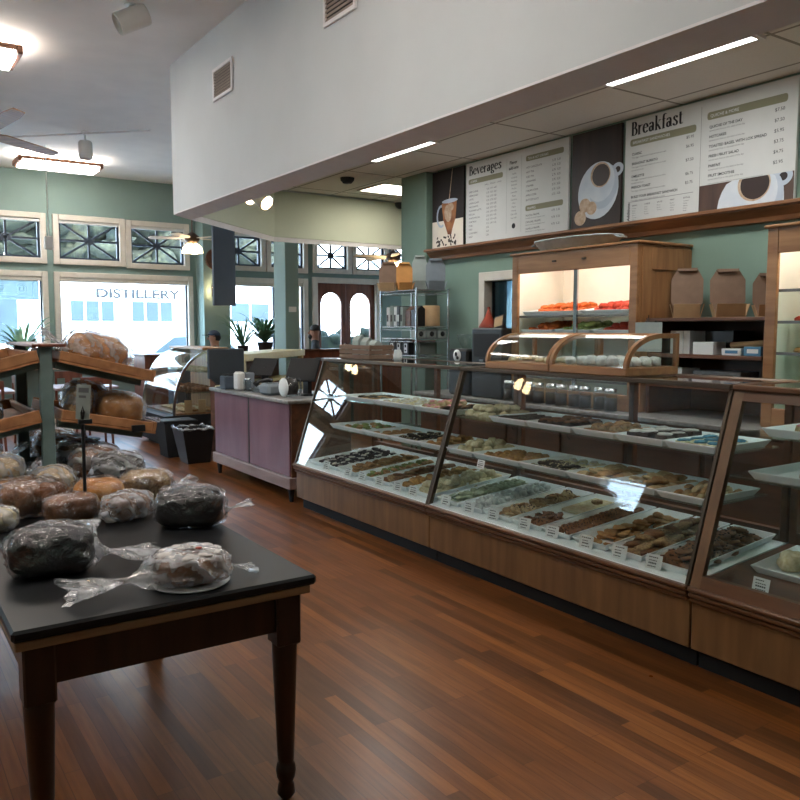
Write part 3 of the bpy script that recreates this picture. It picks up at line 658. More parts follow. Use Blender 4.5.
ZM0, ZM1 = 2.386, 3.198
BX = Matrix(((0, 0, -1, 0), (-1, 0, 0, 0), (0, 1, 0, 0), (0, 0, 0, 1)))      # board plane: u -> -Y, v -> Z, n -> -X
def BM(y): return Matrix.Translation((5.17, y, ZM0)) @ BX
def board_base(name, label, y0, y1, m, cat):
    """y0 is the end farther from the camera"""
    t = thing(name, label, cat, (5.185, (y0 + y1) / 2, ZM0))
    b = MB(); b.box(5.17, 5.195, y1, y0, ZM0, ZM1, .002); b.build('panel', m, t)
    return t, y0 - y1, ZM1 - ZM0
def rect(b, u0, u1, v0, v1, n=.0012): b.poly([(u0, v0, n), (u1, v0, n), (u1, v1, n), (u0, v1, n)])
def pill(b, u0, u1, v0, v1, n=.0012, r=None):
    r = r or (v1 - v0) * .35; p = []
    for cx, cy, a in ((u1 - r, v0 + r, -90), (u1 - r, v1 - r, 0), (u0 + r, v1 - r, 90), (u0 + r, v0 + r, 180)):
        for k in range(5): p.append((cx + r * cos(radians(a + 22.5 * k)), cy + r * sin(radians(a + 22.5 * k)), n))
    b.poly(p)
def txt(b, s, u, v, size, n=.0014, align='LEFT', bold=0.0, sx=1.0, rot=0):
    vv, f = text_geo(s, size, align, bold)
    c, sn = cos(rot), sin(rot)
    b.add([(u + (p[0] * c * sx - p[1] * sn), v + (p[0] * sx * sn + p[1] * c), n) for p in vv], f)

# -- breakfast board
t, W, H = board_base('menu_board', 'large white breakfast menu board, the nearer of the two menus', 4.45, 3.02, M['menuwhite'], 'menu board')
mm = BM(4.45)
hd = MB(); hd.M = mm; b1 = MB(); b1.M = mm; b2 = MB(); b2.M = mm; ol = MB(); ol.M = mm; wt = MB(); wt.M = mm
def serif_title(b, s, u, v, size, sx):
    """bold title with slab serifs at the foot of each letter"""
    serif_text(b, s, u, v, size, sx)
serif_title(hd, 'Breakfast', .06, .685, .145, .86)
hb = MB(); hb.M = mm; pill(hb, .05, .66, .60, .655); hp = hb.build('heading_bar', M['olive'], t); hb = MB(); hb.M = mm; txt(hb, 'BREAKFAST SANDWICHES', .075, .617, .03, .0018); hb.build('heading_lettering', M['paper'], hp)
rows = [(.56, 'CLASSIC', '$5.95', 1, .565), (.485, 'BREAKFAST BURRITO', '$6.95', 2, .50), (.385, 'OMELETTE', '$7.50', 2, .40), (.30, 'FRENCH TOAST', '$6.75', 1, .30), (.225, 'BUILD YOUR BREAKFAST SANDWICH', '$3.75', 1, .235)]
for v, a, pr, nl, vp in rows:
    txt(b1, a, .07, v - .03, .026, bold=.0006); txt(b1, pr, .575, vp, .03)
    for k in range(nl): txt(b2, ('Two eggs, cheese and choice of meat on toast', 'served with fruit')[k], .07, v - .055 - k * .024, .0175)
rect(b2, .04, .65, .165, .168); txt(b1, 'Additions', .06, .02, .036, bold=.001, rot=pi / 2)
for k, (hh, ls) in enumerate((('BREAD', 6), ('CHEESE', 4), ('SAUCE', 3), ('MEAT', 4), ('EXTRAS', 5))):
    txt(b1, hh, .085 + k * .12, .13, .016)
    for j in range(ls): txt(b2, ('Wheat', 'Swiss', 'Pesto', 'Bacon', 'Tomato', 'White')[(j + k) % 6], .085 + k * .12, .108 - j * .018, .014)
rect(b1, .70, .702, .08, .77)
hb = MB(); hb.M = mm; pill(hb, .75, 1.36, .66, .715); hp = hb.build('heading_bar', M['olive'], t); hb = MB(); hb.M = mm; txt(hb, 'QUICHE & MORE', .775, .677, .03, .0018); hb.build('heading_lettering', M['paper'], hp)
rows = [('QUICHE OF THE DAY', '$7.50'), ('HOTCAKES', '$7.50'), ('TOASTED BAGEL WITH LOX SPREAD', '$5.95'), ('FRESH FRUIT SALAD', '$3.75'), ('PARFAIT', '$4.75'), ('FRUIT SMOOTHIE', '$5.95')]
for k, (a, pr) in enumerate(rows):
    v = .60 - k * .069
    txt(b1, a, .77, v, .027, bold=.0006); txt(b1, pr, 1.27, v + .01, .032); txt(b2, 'served with fruit or the salad of the day', .77, v - .024, .0175)
rect(b2, .77, 1.2, .205, .207)
hd.build('title_lettering', M['ink'], t); b1.build('menu_lettering', M['ink'], t); b2.build('small_lettering', M['inkgrey'], t)
def ellp(cx, cy, rx, ry, n, a0=0, a1=360, k=28, rot=0):
    out = []
    for i in range(k + (0 if a1 - a0 >= 360 else 1)):
        a = radians(a0 + (a1 - a0) * i / k); x, y = rx * cos(a), ry * sin(a)
        out.append((cx + x * cos(rot) - y * sin(rot), cy + x * sin(rot) + y * cos(rot), n))
    return out
M['photobrown'] = wood('photo_brown', '#5b4438', '#43302a', 'z', .6, scale=4)
M['photodark'] = wood('photo_dark', '#33231f', '#1f1614', 'z', .6, scale=4)
M['photoblack'] = mat('photo_black', '#171313', .6, c2='#241a18', scale=3)
M['cupwhite'] = mat('photo_cup_white', '#d9dde0', .6, c2='#b9c4d0', scale=4)
M['cupshade'] = mat('photo_cup_blue_grey', '#bcc6d2', .6, c2='#a7b3c2', scale=4)
M['coffee'] = mat('photo_coffee', '#2c1a14', .5)
M['cookiep'] = mat('photo_cookie', '#c9b39c', .7, c2='#a98c70', scale=30)
M['photopale'] = mat('photo_pale_table', '#d8cfc4', .6, c2='#efe3cf', scale=3)
M['photowarm'] = mat('photo_warm_coffee', '#b77a4a', .6, c2='#6e3c22', scale=9)
def cup(t, mm, cx, cy, s, n0=.002, clip=None, half=False):
    C = (lambda pts: [(min(max(p[0], clip[0]), clip[1]), min(max(p[1], clip[2]), clip[3]), p[2]) for p in pts]) if clip else (lambda pts: pts)
    def lay(name, m, k, *els):
        b = MB(); b.M = mm
        for x, y, rx, ry, rot in els: b.poly(C(ellp(cx + x * s, cy + y * s, rx * s, ry * s, n0 + k * .0003, rot=rot)))
        b.build(name, M[m], t)
    lay('printed_saucer', 'cupwhite', 0, (-.02, -.06, .4, .44, -.5))
    lay('printed_handle', 'cupshade', 1, (.36, .2, .12, .1, .3)); lay('printed_handle_gap', 'photodark', 2, (.37, .2, .05, .045, .3))
    lay('printed_cup_side', 'cupshade', 3, (.1, -.02, .27, .34, -.45))
    lay('printed_cup', 'cupwhite', 4, (.04, .06, .27, .3, -.35))
    lay('printed_rim', 'cookiep', 5, (.03, .17, .2, .19, 0)); lay('printed_coffee', 'coffee', 6, (.04, .165, .175, .165, 0))
b = MB(); b.M = mm; rect(b, .70, 1.425, .003, .20, .0016); b.build('photo_background', M['photobrown'], t)
cup(t, mm, 1.12, .05, .62, .002, (.71, 1.425, .004, .2))

# -- coffee photo panel between the menus
t, W, H = board_base('photo_panel', 'dark photo of a coffee cup with cookies between the two menus', 5.03, 4.49, M['photodark'], 'photo panel')
mm = BM(5.03); cup(t, mm, .31, .34, .54)
for u, v, r in ((.16, .2, .062), (.235, .17, .058), (.11, .1, .066)):
    b = MB(); b.M = mm; b.poly(ellp(u, v, r, r * .95, .0045 + u * .002)); b.build('printed_cookie', M['cookiep'], t)

# -- beverages board
t, W, H = board_base('menu_board', 'white beverages menu board, the farther of the two menus', 6.49, 5.07, M['menuwhite'], 'menu board')
mm = BM(6.49)
hd = MB(); hd.M = mm; b1 = MB(); b1.M = mm; b2 = MB(); b2.M = mm; ol = MB(); ol.M = mm; wt = MB(); wt.M = mm
serif_title(hd, 'Beverages', .05, .69, .125, .98)
hb = MB(); hb.M = mm; pill(hb, .04, .56, .60, .65); hp = hb.build('heading_bar', M['olive'], t); hb = MB(); hb.M = mm; txt(hb, 'COFFEE', .07, .614, .03, .0018); hb.build('heading_lettering', M['paper'], hp)
txt(b2, 'SMALL   MEDIUM   LARGE', .29, .56, .022)
its = ['DRIP COFFEE', 'AMERICANO', 'LATTE', 'CAPPUCCINO', 'MACCHIATO', 'FLAVORED LATTE', 'MOCHA', 'WHITE MOCHA', 'CORTADO', 'CHAI', 'ICED', 'COLD BREW', 'SHOT']
for k, a in enumerate(its):
    v = .515 - k * .037
    txt(b1, a, .05, v, .024); txt(b1, '3.25  3.75  4.25' if k < 10 else '2.25', .32, v, .024)
rect(b2, .615, .617, .06, .76); txt(b1, 'Flavor', .655, .70, .042, bold=.001); txt(b1, 'add-ons', .645, .65, .042, bold=.001)
for k, a in enumerate(['Vanilla', 'Caramel', 'Hazelnut', 'Almond', 'Mocha', 'Lavender', 'Rose', 'Coconut', 'Mint', 'Maple', 'Honey', 'Oat milk', 'Soy milk']): txt(b2, a, .72, .60 - k * .034, .024, align='CENTER')
b1.poly(ellp(.72, .125, .025, .025, .0014)); rect(b2, .82, .822, .06, .76)
hb = MB(); hb.M = mm; pill(hb, .88, 1.36, .69, .74); hp = hb.build('heading_bar', M['olive'], t); hb = MB(); hb.M = mm; txt(hb, 'TEA & HOT DRINKS', .905, .703, .03, .0018); hb.build('heading_lettering', M['paper'], hp)
for k, a in enumerate(['HOT CHOCOLATE', 'HOT TEA', 'ICED TEA', 'LEMONADE', 'STEAMER', 'ITALIAN SODA', 'APPLE CIDER', 'BOTTLED JUICE']):
    v = .625 - k * .042; txt(b1, a, .885, v, .024); txt(b1, '2.75  3.25', 1.22, v + .012, .026)
hb = MB(); hb.M = mm; pill(hb, .88, 1.36, .24, .29); hp = hb.build('heading_bar', M['olive'], t); hb = MB(); hb.M = mm; txt(hb, 'FRAPPES', .905, .253, .03, .0018); hb.build('heading_lettering', M['paper'], hp)
for k, a in enumerate(['MOCHA FRAPPE', 'CARAMEL FRAPPE', 'VANILLA FRAPPE']):
    v = .19 - k * .06; txt(b1, a, .885, v, .025); txt(b1, '4.75  5.25', 1.22, v + .012, .026); txt(b2, 'blended with ice and whipped cream', .885, v - .022, .017)
hd.build('title_lettering', M['ink'], t); b1.build('menu_lettering', M['ink'], t); b2.build('small_lettering', M['inkgrey'], t)

# -- iced coffee photo panel
t, W, H = board_base('photo_panel', 'tall photo of iced coffee in a glass mug at the far end of the ledge', 7.07, 6.53, M['photoblack'], 'photo panel')
mm = BM(7.07)
b = MB(); b.M = mm; rect(b, .004, .536, .004, .29, .0014); b.build('photo_background', M['photopale'], t)
b = MB(); b.M = mm; b.poly([(.17, .47, .0026), (.43, .49, .0026), (.41, .3, .0026), (.36, .2, .0026), (.34, .14, .0026), (.28, .14, .0026), (.25, .2, .0026), (.2, .3, .0026)]); b.build('printed_coffee', M['photowarm'], t)
b = MB(); b.M = mm; b.poly(ellp(.28, .36, .06, .09, .003, rot=.2)); b.poly(ellp(.33, .42, .05, .04, .0031)); b.poly([(.285, .45, .003), (.3, .45, .003), (.36, .81, .003), (.35, .81, .003)]); b.build('printed_cream', M['cookiep'], t)
b = MB(); b.M = mm
for (u0, v0), (u1, v1) in zip(ellp(.16, .34, .085, .11, 0, 60, 300, 12)[:-1], ellp(.16, .34, .085, .11, 0, 60, 300, 12)[1:]) if False else ():
    pass
P = ellp(.165, .34, .085, .12, .0024, 60, 300, 12); Q = ellp(.165, .34, .06, .095, .0024, 60, 300, 12)
for i in range(12): b.poly([P[i], P[i + 1], Q[i + 1], Q[i]])
b.poly(ellp(.31, .485, .135, .022, .0032)); b.build('printed_glass', M['cupshade'], t)
b = MB(); b.M = mm
for k in range(34):
    b.poly(ellp(.08 + .38 * random.random(), .03 + .1 * random.random(), .017, .011, .0022 + k * .00002, k=8, rot=random.random() * 3))
b.build('printed_coffee_beans', M['coffee'], t)

# ------------------------------------------------------------------ back counter and cabinets
t = thing('back_counter', 'long brown wooden back counter behind the display cases', 'counter', (4.75, 3.6, 0))
b = MB(); b.box(4.42, 5.19, .6, 6.35, .91, .94, .004); b.build('worktop', M['countertop'], t)
b = MB(); b.box(4.5, 5.19, .62, 6.33, .1, .91); b.box(4.56, 5.19, .64, 6.3, 0, .1); b.build('carcass', M['walnut'], t)
for k in range(9):
    y0 = .66 + k * .63
    b = MB(); b.box(4.478, 4.5, y0, y0 + .59, .14, .88, .005); dd = b.build('cabinet_door', M['walnut'], t)
    b = MB(); b.tube([(4.478, y0 + .52, .7), (4.455, y0 + .52, .72), (4.455, y0 + .52, .8), (4.478, y0 + .52, .82)], .006, 6); b.build('handle', M['bronze'], dd)

def upright(name, y0, y1, z1, label, front_shelves, mull):
    t = thing(name, label, 'cabinet', (4.9, (y0 + y1) / 2, .94))
    x0, x1, z0 = 4.6, 5.19, .941
    b = MB(); b.box(x0 + .02, x1, y0, y0 + .03, z0, z1 - .02, .003); b.box(x0 + .02, x1, y1 - .03, y1, z0, z1 - .02, .003); b.box(x0 + .02, x1, y0 + .03, y1 - .03, z1 - .05, z1 - .02)
    # raised frame on the near side
    yy = y0 - .012
    b.box(x0 + .04, x0 + .14, yy, y0, z0, z1 - .04, .003); b.box(x1 - .1, x1, yy, y0, z0, z1 - .04, .003); b.box(x0 + .14, x1 - .1, yy, y0, z1 - .2, z1 - .04, .003); b.box(x0 + .14, x1 - .1, yy, y0, z0, z0 + .1, .003)
    b.build('side_panel', M['oak'], t)
    b = MB(); b.box(x0 - .02, x1, y0 - .025, y1 + .02, z1 - .02, z1, .006); b.build('top', M['oaky'], t)
    b = MB(); b.box(x0 - .005, x0 + .025, y0, y0 + .07, z0, z1 - .02, .004); b.box(x0 - .005, x0 + .025, y1 - .07, y1, z0, z1 - .02, .004); b.box(x0 - .005, x0 + .025, y0 + .07, y1 - .07, z1 - .17, z1 - .02, .004); b.box(x0 - .005, x0 + .025, y0 + .07, y1 - .07, z0, z0 + .12, .004); b.build('face_frame', M['oaky'], t)
    b = MB(); b.box(x1 - .02, x1 - .005, y0 + .03, y1 - .03, z0, z1 - .05); b.box(x0 + .03, x1 - .02, y0 + .0305, y0 + .036, z0, z1 - .05); b.box(x0 + .03, x1 - .02, y1 - .036, y1 - .0305, z0, z1 - .05); b.box(x0 + .03, x1 - .02, y0 + .036, y1 - .036, z1 - .056, z1 - .0505); b.build('lining', M['whitebox'], t)
    for z in front_shelves:
        b = MB(); b.box(x0 + .03, x1 - .03, y0 + .04, y1 - .04, z - .008, z, .002); sh = b.build('shelf', M['shelfglass'], t); b = MB(); b.box(x0 + .022, x0 + .03, y0 + .04, y1 - .04, z - .014, z + .004, .002); b.build('shelf_edge', M['inkgrey'], sh)
    for ym in mull:
        b = MB(); b.box(x0, x0 + .02, ym - .018, ym + .018, z0 + .12, z1 - .17, .002); b.build('sliding_door_stile', M['chrome'], t)
    b = MB(); b.tube([(x0 + .09, y0 + .12, z1 - .09), (x0 + .09, y1 - .12, z1 - .09)], .016, 8); b.build('lamp_tube', M['tube'], t)
    for ym in (y0 + (y1 - y0) * .38, y0 + (y1 - y0) * .62):
        b = MB(); b.box(x0 - .022, x0 - .005, ym - .02, ym + .02, z1 - .1, z1 - .085, .003); b.build('catch', M['bronze'], t)
    return t
upright('lit_cabinet', 3.82, 5.14, 2.17, 'lit oak pastry cabinet with a white interior and doughnut trays', (1.65, 1.50, 1.15), (4.42,))
upright('lit_cabinet', 1.5, 2.84, 2.17, 'lit oak cabinet cut off by the right edge, with wire-edged shelves', (1.78, 1.59, 1.40, 1.15), (2.1,))

def tray(name, label, x0, x1, y0, y1, z, tilt=0.0, m='tray', group=None, h=.036):
    """shallow lipped tray; tilt raises the far (+x) edge"""
    t = MB(); c = .02
    rim = [(x0, y0), (x1, y0), (x1, y1), (x0, y1)]; inn = [(x0 + c, y0 + c), (x1 - c, y0 + c), (x1 - c, y1 - c), (x0 + c, y1 - c)]
    base = [(x0 + c * .7, y0 + c * .7), (x1 - c * .7, y0 + c * .7), (x1 - c * .7, y1 - c * .7), (x0 + c * .7, y1 - c * .7)]
    r2 = [(x0 - .006, y0 - .006), (x1 + .006, y0 - .006), (x1 + .006, y1 + .006), (x0 - .006, y1 + .006)]
    L = [[(p[0], p[1], zz) for p in ring] for ring, zz in ((base, 0), (r2, h - .004), (r2, h), (rim, h), (inn, .004))]
    v = [p for l in L for p in l]; f = [(3, 2, 1, 0)]
    for k in range(4):
        for i in range(4): f.append((k * 4 + i, k * 4 + (i + 1) % 4, (k + 1) * 4 + (i + 1) % 4, (k + 1) * 4 + i))
    f.append((16, 17, 18, 19))
    v = [(p[0], p[1], z + p[2] + (p[0] - x0) * tilt) for p in v]; t.add(v, f)
    return tag(t.build(name, M[m], None, (x0, y0, z)), label, 'tray', group)

def place(protos, spots, label, cat, group):
    """copies of small one-mesh things; spots: (x, y, z, rz, scale, tilt)"""
    for k, s in enumerate(spots):
        o = protos[k % len(protos)].copy(); COL.objects.link(o)
        o.location = s[:3]; o.rotation_euler = (s[5] if len(s) > 5 else 0, s[6] if len(s) > 6 else 0, s[3]); q = s[4]; o.scale = (q, q, q)
        tag(o, label, cat, group)
PROTO = []
def proto(name, b, mats):
    o = b.build(name, mats); PROTO.append(o); return o

# baked goods (one mesh each: dough and topping as material slots)
def dough(c, c2, scale=40, rough=.8): return mat('dough_' + c[1:], c, rough, c2=c2, scale=scale, bump=.4)
D = dict(brown=dough('#8d5f3c', '#5f3c24'), tan=dough('#b58c5e', '#94683c'), pale=dough('#cbb48e', '#a98a60'), choc=dough('#33201a', '#1e120f'), cream=dough('#d8cdae', '#b7a983'), powder=dough('#d5d8d6', '#b3b8b8'),
         green=dough('#8f9a5c', '#6c7a3f'), purple=dough('#4a3a44', '#2e2430'), gold=dough('#b58a4a', '#8d6330'), pink=dough('#d9929a', '#c2727f'), red=dough('#d0492f', '#b0341f'), orange=dough('#d8702f', '#b9531d'), teal=dough('#3f86a3', '#2b6883'), nutty=dough('#7c5b40', '#b39468', 90), sage=dough('#a9b39a', '#8d987e'))
ICE = M['icing']
def cookie(name, m, chips=None, r=.036, h=.009, seed=1.0):
    b = MB(); b.ell((0, 0, h), (r, r, h), 14, 6, .8, .16, 2.2, seed, -h * .9)
    if chips:
        b.mi = 1; rnd = random.Random(seed)
        for k in range(9):
            a, q = rnd.random() * 6.3, r * .82 * math.sqrt(rnd.random()); b.ell((q * cos(a), q * sin(a), h * 1.8), (.0055, .0055, .004), 5, 3)
    return proto(name, b, [m] + ([chips] if chips else []))
def ball(name, m, r=.024, sq=.8, nz=.3, seed=1): b = MB(); b.ell((0, 0, r * sq * .8), (r, r, r * sq), 10, 6, .9, nz, 3, seed, -r * sq * .8); return proto(name, b, [m])
def bar(name, m, top=None, l=.06, w=.04, h=.025, seed=1):
    b = MB(); b.box(-l / 2, l / 2, -w / 2, w / 2, 0, h, .005)
    if top:
        b.mi = 1; b.ell((0, 0, h), (l * .48, w * .47, .009), 12, 5, .6, .25, 4, seed, -.003)
    return proto(name, b, [m] + ([top] if top else []))
def lump(name, m, rx=.04, ry=.03, h=.028, seed=1, top=None):
    b = MB(); b.ell((0, 0, h * .6), (rx, ry, h), 12, 7, .85, .35, 2.6, seed, -h * .6)
    if top:
        b.mi = 1; b.ell((0, 0, h * 1.35), (rx * .7, ry * .75, h * .4), 10, 5, .9, .5, 3, seed + 3)
    return proto(name, b, [m] + ([top] if top else []))
# ------------------------------------------------------------------ display cases
def xg(z): return 3.05 + .287 * (z - .40) / .88          # slanted front glass
def display_case(y0, y1, label, wooden=False, end=False):
    t = thing('display_case', label, 'display case', (3.45, (y0 + y1) / 2, 0))
    g = .004; y0 += g; y1 -= g; XB = 3.86
    b = MB(); b.box(3.12, XB - .03, y0, y1, 0, .1); b.build('kick', M['blackm'], t)
    b = MB(); b.box(3.055, XB, y0, y1, .1, .375, .004); b.build('base_panel', M['case'], t)
    b = MB()
    for k, (xo, z) in enumerate(((3.035, .322), (3.022, .348), (3.014, .374))): b.box(xo, XB, y0, y1, z, z + .022, .006)
    b.build('moulding', M['casey'], t)
    b = MB(); b.prism([(3.04, .396), (XB, .396), (XB, .475), (3.075, .404)], y0, y1, 'y'); b.build('deck', M['tray'] if not wooden else M['walnut'], t)
    # posts and rails
    pm = M['caseframe'] if wooden else M['bronze']; w = .05 if wooden else .016
    def slant(b, ya, yb, d0, d1, z0=.396, z1=1.285): b.prism([(xg(z0) + d0, z0), (xg(z0) + d1, z0), (xg(z1) + d1, z1), (xg(z1) + d0, z1)], ya, yb, 'y')
    for ya, yb in ((y0, y0 + w), (y1 - w, y1)):
        b = MB(); slant(b, ya, yb, -.012, .02); b.build('front_post', pm, t)
    b = MB(); slant(b, y0 + w, y1 - w, -.002, .004, .4, 1.27); b.build('front_glass', M['glass'], t)
    if wooden:
        b = MB(); slant(b, y0 + w, y1 - w, -.012, .02, .396, .45); slant(b, y0 + w, y1 - w, -.012, .02, 1.22, 1.285); b.build('front_rail', M['casey'], t)
    b = MB(); b.box(3.30, 3.345, y0, y1, 1.268, 1.292, .004); b.box(XB - .04, XB, y0, y1, 1.262, 1.292, .004); b.box(3.345, XB - .04, y0, y0 + .03, 1.268, 1.292, .003); b.box(3.345, XB - .04, y1 - .03, y1, 1.268, 1.292, .003); b.build('top_frame', M['bronze'] if not wooden else M['casey'], t)
    b = MB(); b.box(3.345, XB - .04, y0 + .03, y1 - .03, 1.28, 1.288); b.build('top_glass', M['shelfglass'], t)
    for ya in (y0, (y0 + y1) / 2 - .02, y1 - .04):
        b = MB(); b.box(XB - .04, XB, ya, ya + .04, .396, 1.262, .003); b.build('rear_post', M['walnut'], t)
    b = MB(); b.box(XB - .04, XB, y0 + .04, y1 - .04, .47, .53); b.build('rear_rail', M['walnut'], t)
    for ye in ((y1 - .008,) if end else ()) + ((y0 + .002,) if wooden else ()):
        b = MB(); b.prism([(xg(.4) + .02, .4), (XB - .04, .48), (XB - .04, 1.262), (xg(1.262) + .02, 1.262)], ye, ye + .006, 'y'); b.build('end_glass', M['glass'], t)
    for z in (.735, .968) if not wooden else (.885, 1.075):
        b = MB(); b.box(xg(z) + .024, xg(z) + .52, y0 + .02, y1 - (.02 if not end else .36), z - .01, z - .002); s = b.build('shelf', M['shelfglass'], t)
        for ya in (y0 + .3, y1 - .5):
            b = MB(); b.prism([(xg(z) + .06, z - .016), (XB - .04, z - .05), (XB - .04, z - .01), (xg(z) + .06, z - .0105)], ya, ya + .012, 'y'); b.build('bracket', M['chrome'], s)
    return t
display_case(4.2, 6.15, 'glass-fronted pastry display case next to the register counter', end=True)
display_case(2.19, 4.2, 'middle glass-fronted pastry display case, with two wooden curved cases on top')
display_case(.2, 2.188, 'nearest display case with a wooden front frame, cut off by the right edge', wooden=True)

rnd = random.Random(11)
PK = {}
def P_(k):
    if k in PK: return PK[k]
    C = dict(
        cookie=lambda: [cookie('cookie', D['brown'], D['choc'], .036, .010, s) for s in (1, 4)],
        tan=lambda: [cookie('tan_cookie', D['tan'], None, .034, .010, s) for s in (2, 6)],
        mixed=lambda: [cookie('nut_cookie', D['nutty'], None, .033, .011, 2.2), cookie('nut_cookie', D['pale'], D['choc'], .033, .011, 5.1)],
        dark=lambda: [cookie('dark_cookie', D['choc'], D['cream'], .034, .011, 3.3)],
        round=lambda: [cookie('round_cookie', D['pale'], None, .042, .013, 8.2), cookie('round_cookie', D['tan'], None, .042, .013, 9.4)],
        oat=lambda: [cookie('oat_cookie', D['brown'], None, .042, .012, 7.7), cookie('oat_cookie', D['nutty'], None, .042, .012, 1.7)],
        powder=lambda: [ball('powdered_cookie', D['powder'], .023, .8, .3, s) for s in (1, 2)],
        sage=lambda: [ball('sugar_cookie', D['sage'], .026, .5, .25, s) for s in (1, 2)],
        cream=lambda: [lump('cream_puff', D['cream'], .042, .034, .026, s) for s in (1.2, 3.1)],
        gold=lambda: [lump('golden_scone', D['gold'], .036, .03, .02, 2.0), lump('golden_scone', D['tan'], .036, .03, .02, 2.7)],
        green=lambda: [lump('pistachio_cookie', D['green'], .03, .027, .015, 4.0), lump('pistachio_cookie', D['tan'], .03, .027, .014, 4.6)],
        purple=lambda: [bar('iced_purple_bar', D['purple'], ICE, .055, .03, .018), bar('purple_bar', D['purple'], None, .055, .03, .02)],
        brownie=lambda: [bar('brownie', D['choc'], None, .07, .055, .028)],
        chocnut=lambda: [bar('chocolate_slice', D['choc'], D['brown'], .07, .05, .035)],
        nutbar=lambda: [bar('nut_bar', D['nutty'], D['tan'], .07, .04, .02)],
        choccream=lambda: [bar('cream_topped_cake', D['choc'], ICE, .09, .07, .045)],
        teal=lambda: [bar('blue_iced_cake', D['cream'], D['teal'], .08, .06, .03)],
        finger=lambda: [lump('finger_cookie', D['tan'], .062, .019, .014, 3.0), lump('finger_cookie', D['pale'], .06, .019, .014, 4.0)],
        eclair=lambda: [lump('eclair', D['tan'], .055, .02, .018, 2.1, D['choc'])],
        pink=lambda: [lump('pink_iced_bun', D['pale'], .035, .033, .022, 2.4, D['pink'])],
        whitebun=lambda: [lump('white_iced_bun', D['cream'], .035, .033, .02, 2.9, ICE)],
        redglaze=lambda: [lump('red_glazed_pastry', D['red'], .045, .03, .02, 1.9)],
        orglaze=lambda: [lump('orange_glazed_pastry', D['orange'], .045, .03, .02, 1.4)],
        greenglaze=lambda: [lump('green_glazed_pastry', D['green'], .045, .03, .02, 1.1)],
        meringue=lambda: [lump('white_meringue', D['powder'], .035, .032, .03, 5.2)],
        loafcake=lambda: [lump('brown_loaf_cake', D['brown'], .1, .055, .05, 5.9)],
        wreath=lambda: [lump('round_brown_cake', D['nutty'], .035, .03, .016, 6.1)],
    )
    PK[k] = C[k](); return PK[k]
def fill(kind, x0, x1, y0, y1, z, nx, ny, label, cat, group, tilt=0.0, jit=.25, layers=1, dz=.016, rz=None, lean=0.0, s=1.0, skip=0.0):
    spots = []
    for L in range(layers):
        mx, my = max(1, nx - L), max(1, ny - L)
        dx, dy = (x1 - x0) / nx, (y1 - y0) / ny
        for i in range(mx):
            for j in range(my):
                if rnd.random() < skip: continue
                x = x0 + dx * (i + .5 + .5 * L) + (rnd.random() - .5) * dx * jit; y = y0 + dy * (j + .5 + .5 * L) + (rnd.random() - .5) * dy * jit
                spots.append((x, y, z + (x - x0) * tilt + dz * L, (rnd.random() * 6.3 if rz is None else rz + (rnd.random() - .5) * .25), s * (.92 + .16 * rnd.random()), (rnd.random() - .5) * (.25 if layers == 1 else .6) if lean == 0 else 0, lean if lean else (rnd.random() - .5) * (.1 if layers == 1 else .5)))
    place(P_(kind), spots, label, cat, group)

# --- case next to the register: shelves
FAR, MID = "case next to the register counter", "middle display case"
def shelf_tray(y0, y1, z, label, depth=.44): return tray('tray', label, xg(z) + .013, xg(z) + .013 + depth, y0 + .008, y1 - .008, z - .0015)
Z1, Z2 = .968, .735
zt, zm = Z1 + .004, Z2 + .004
tr = [(5.2, 5.75, Z1, 'white tray with a few dark cookies and eclairs on the far top shelf'),
      (4.66, 5.2, Z1, 'white tray on the top shelf of the far case, with white iced buns'),
      (4.22, 4.66, Z1, 'white tray on the top shelf of the far case, with pink iced buns'),
      (5.22, 5.75, Z2, 'white tray on the lower shelf of the far case, with green and tan squares'),
      (4.86, 5.22, Z2, 'white tray on the lower shelf of the far case, with tan cookies'),
      (4.5, 4.86, Z2, 'white tray on the lower shelf of the far case, heaped with dark cookies'),
      (4.22, 4.5, Z2, 'white tray on the lower shelf of the far case, with golden scones'),
      (3.5, 3.83, Z1, 'white tray of flat brownies on the top shelf of the middle case'),
      (3.13, 3.5, Z1, 'white tray of chunky chocolate slices on the top shelf of the middle case'),
      (2.82, 3.13, Z1, 'white tray of nut bars on the top shelf of the middle case'),
      (2.51, 2.82, Z1, 'white tray of chocolate cakes with white cream on the top shelf of the middle case'),
      (2.22, 2.51, Z1, 'white tray of blue iced cakes on the top shelf of the middle case'),
      (3.9, 4.17, Z2, 'white tray of cream puffs on the lower shelf of the middle case'),
      (3.47, 3.9, Z2, 'white tray of orange-brown bars on the lower shelf of the middle case'),
      (3.09, 3.47, Z2, 'white tray of dark and white cookies on the lower shelf of the middle case'),
      (2.79, 3.09, Z2, 'white tray of round pale cookies on the lower shelf of the middle case'),
      (2.49, 2.79, Z2, 'white tray of overlapping round cookies on the lower shelf, beside the finger cookies'),
      (2.22, 2.49, Z2, 'white tray of finger cookies at the near end of the middle case')]
for y0, y1, z, l in tr: shelf_tray(y0, y1, z, l)
X1 = xg(Z1) + .05; X2 = xg(Z2) + .05
G = lambda s: s
fill('dark', X1 + .1, X1 + .3, 5.56, 5.72, zt, 2, 2, 'dark cookie on the half-empty top tray of the far case', 'cookie', 'dark cookies on the far top tray')
fill('eclair', X1 + .02, X1 + .34, 5.24, 5.54, zt, 2, 6, 'chocolate-topped eclair on the top shelf of the far case', 'eclair', 'eclairs in the far case', rz=0)
fill('whitebun', X1, X1 + .36, 4.7, 5.18, zt, 4, 5, 'white iced bun on the top shelf of the far case', 'bun', 'white buns in the far case')
fill('pink', X1, X1 + .36, 4.42, 4.66, zt, 4, 3, 'pink iced bun on the top shelf of the far case', 'bun', 'pink buns in the far case', layers=2, dz=.03)
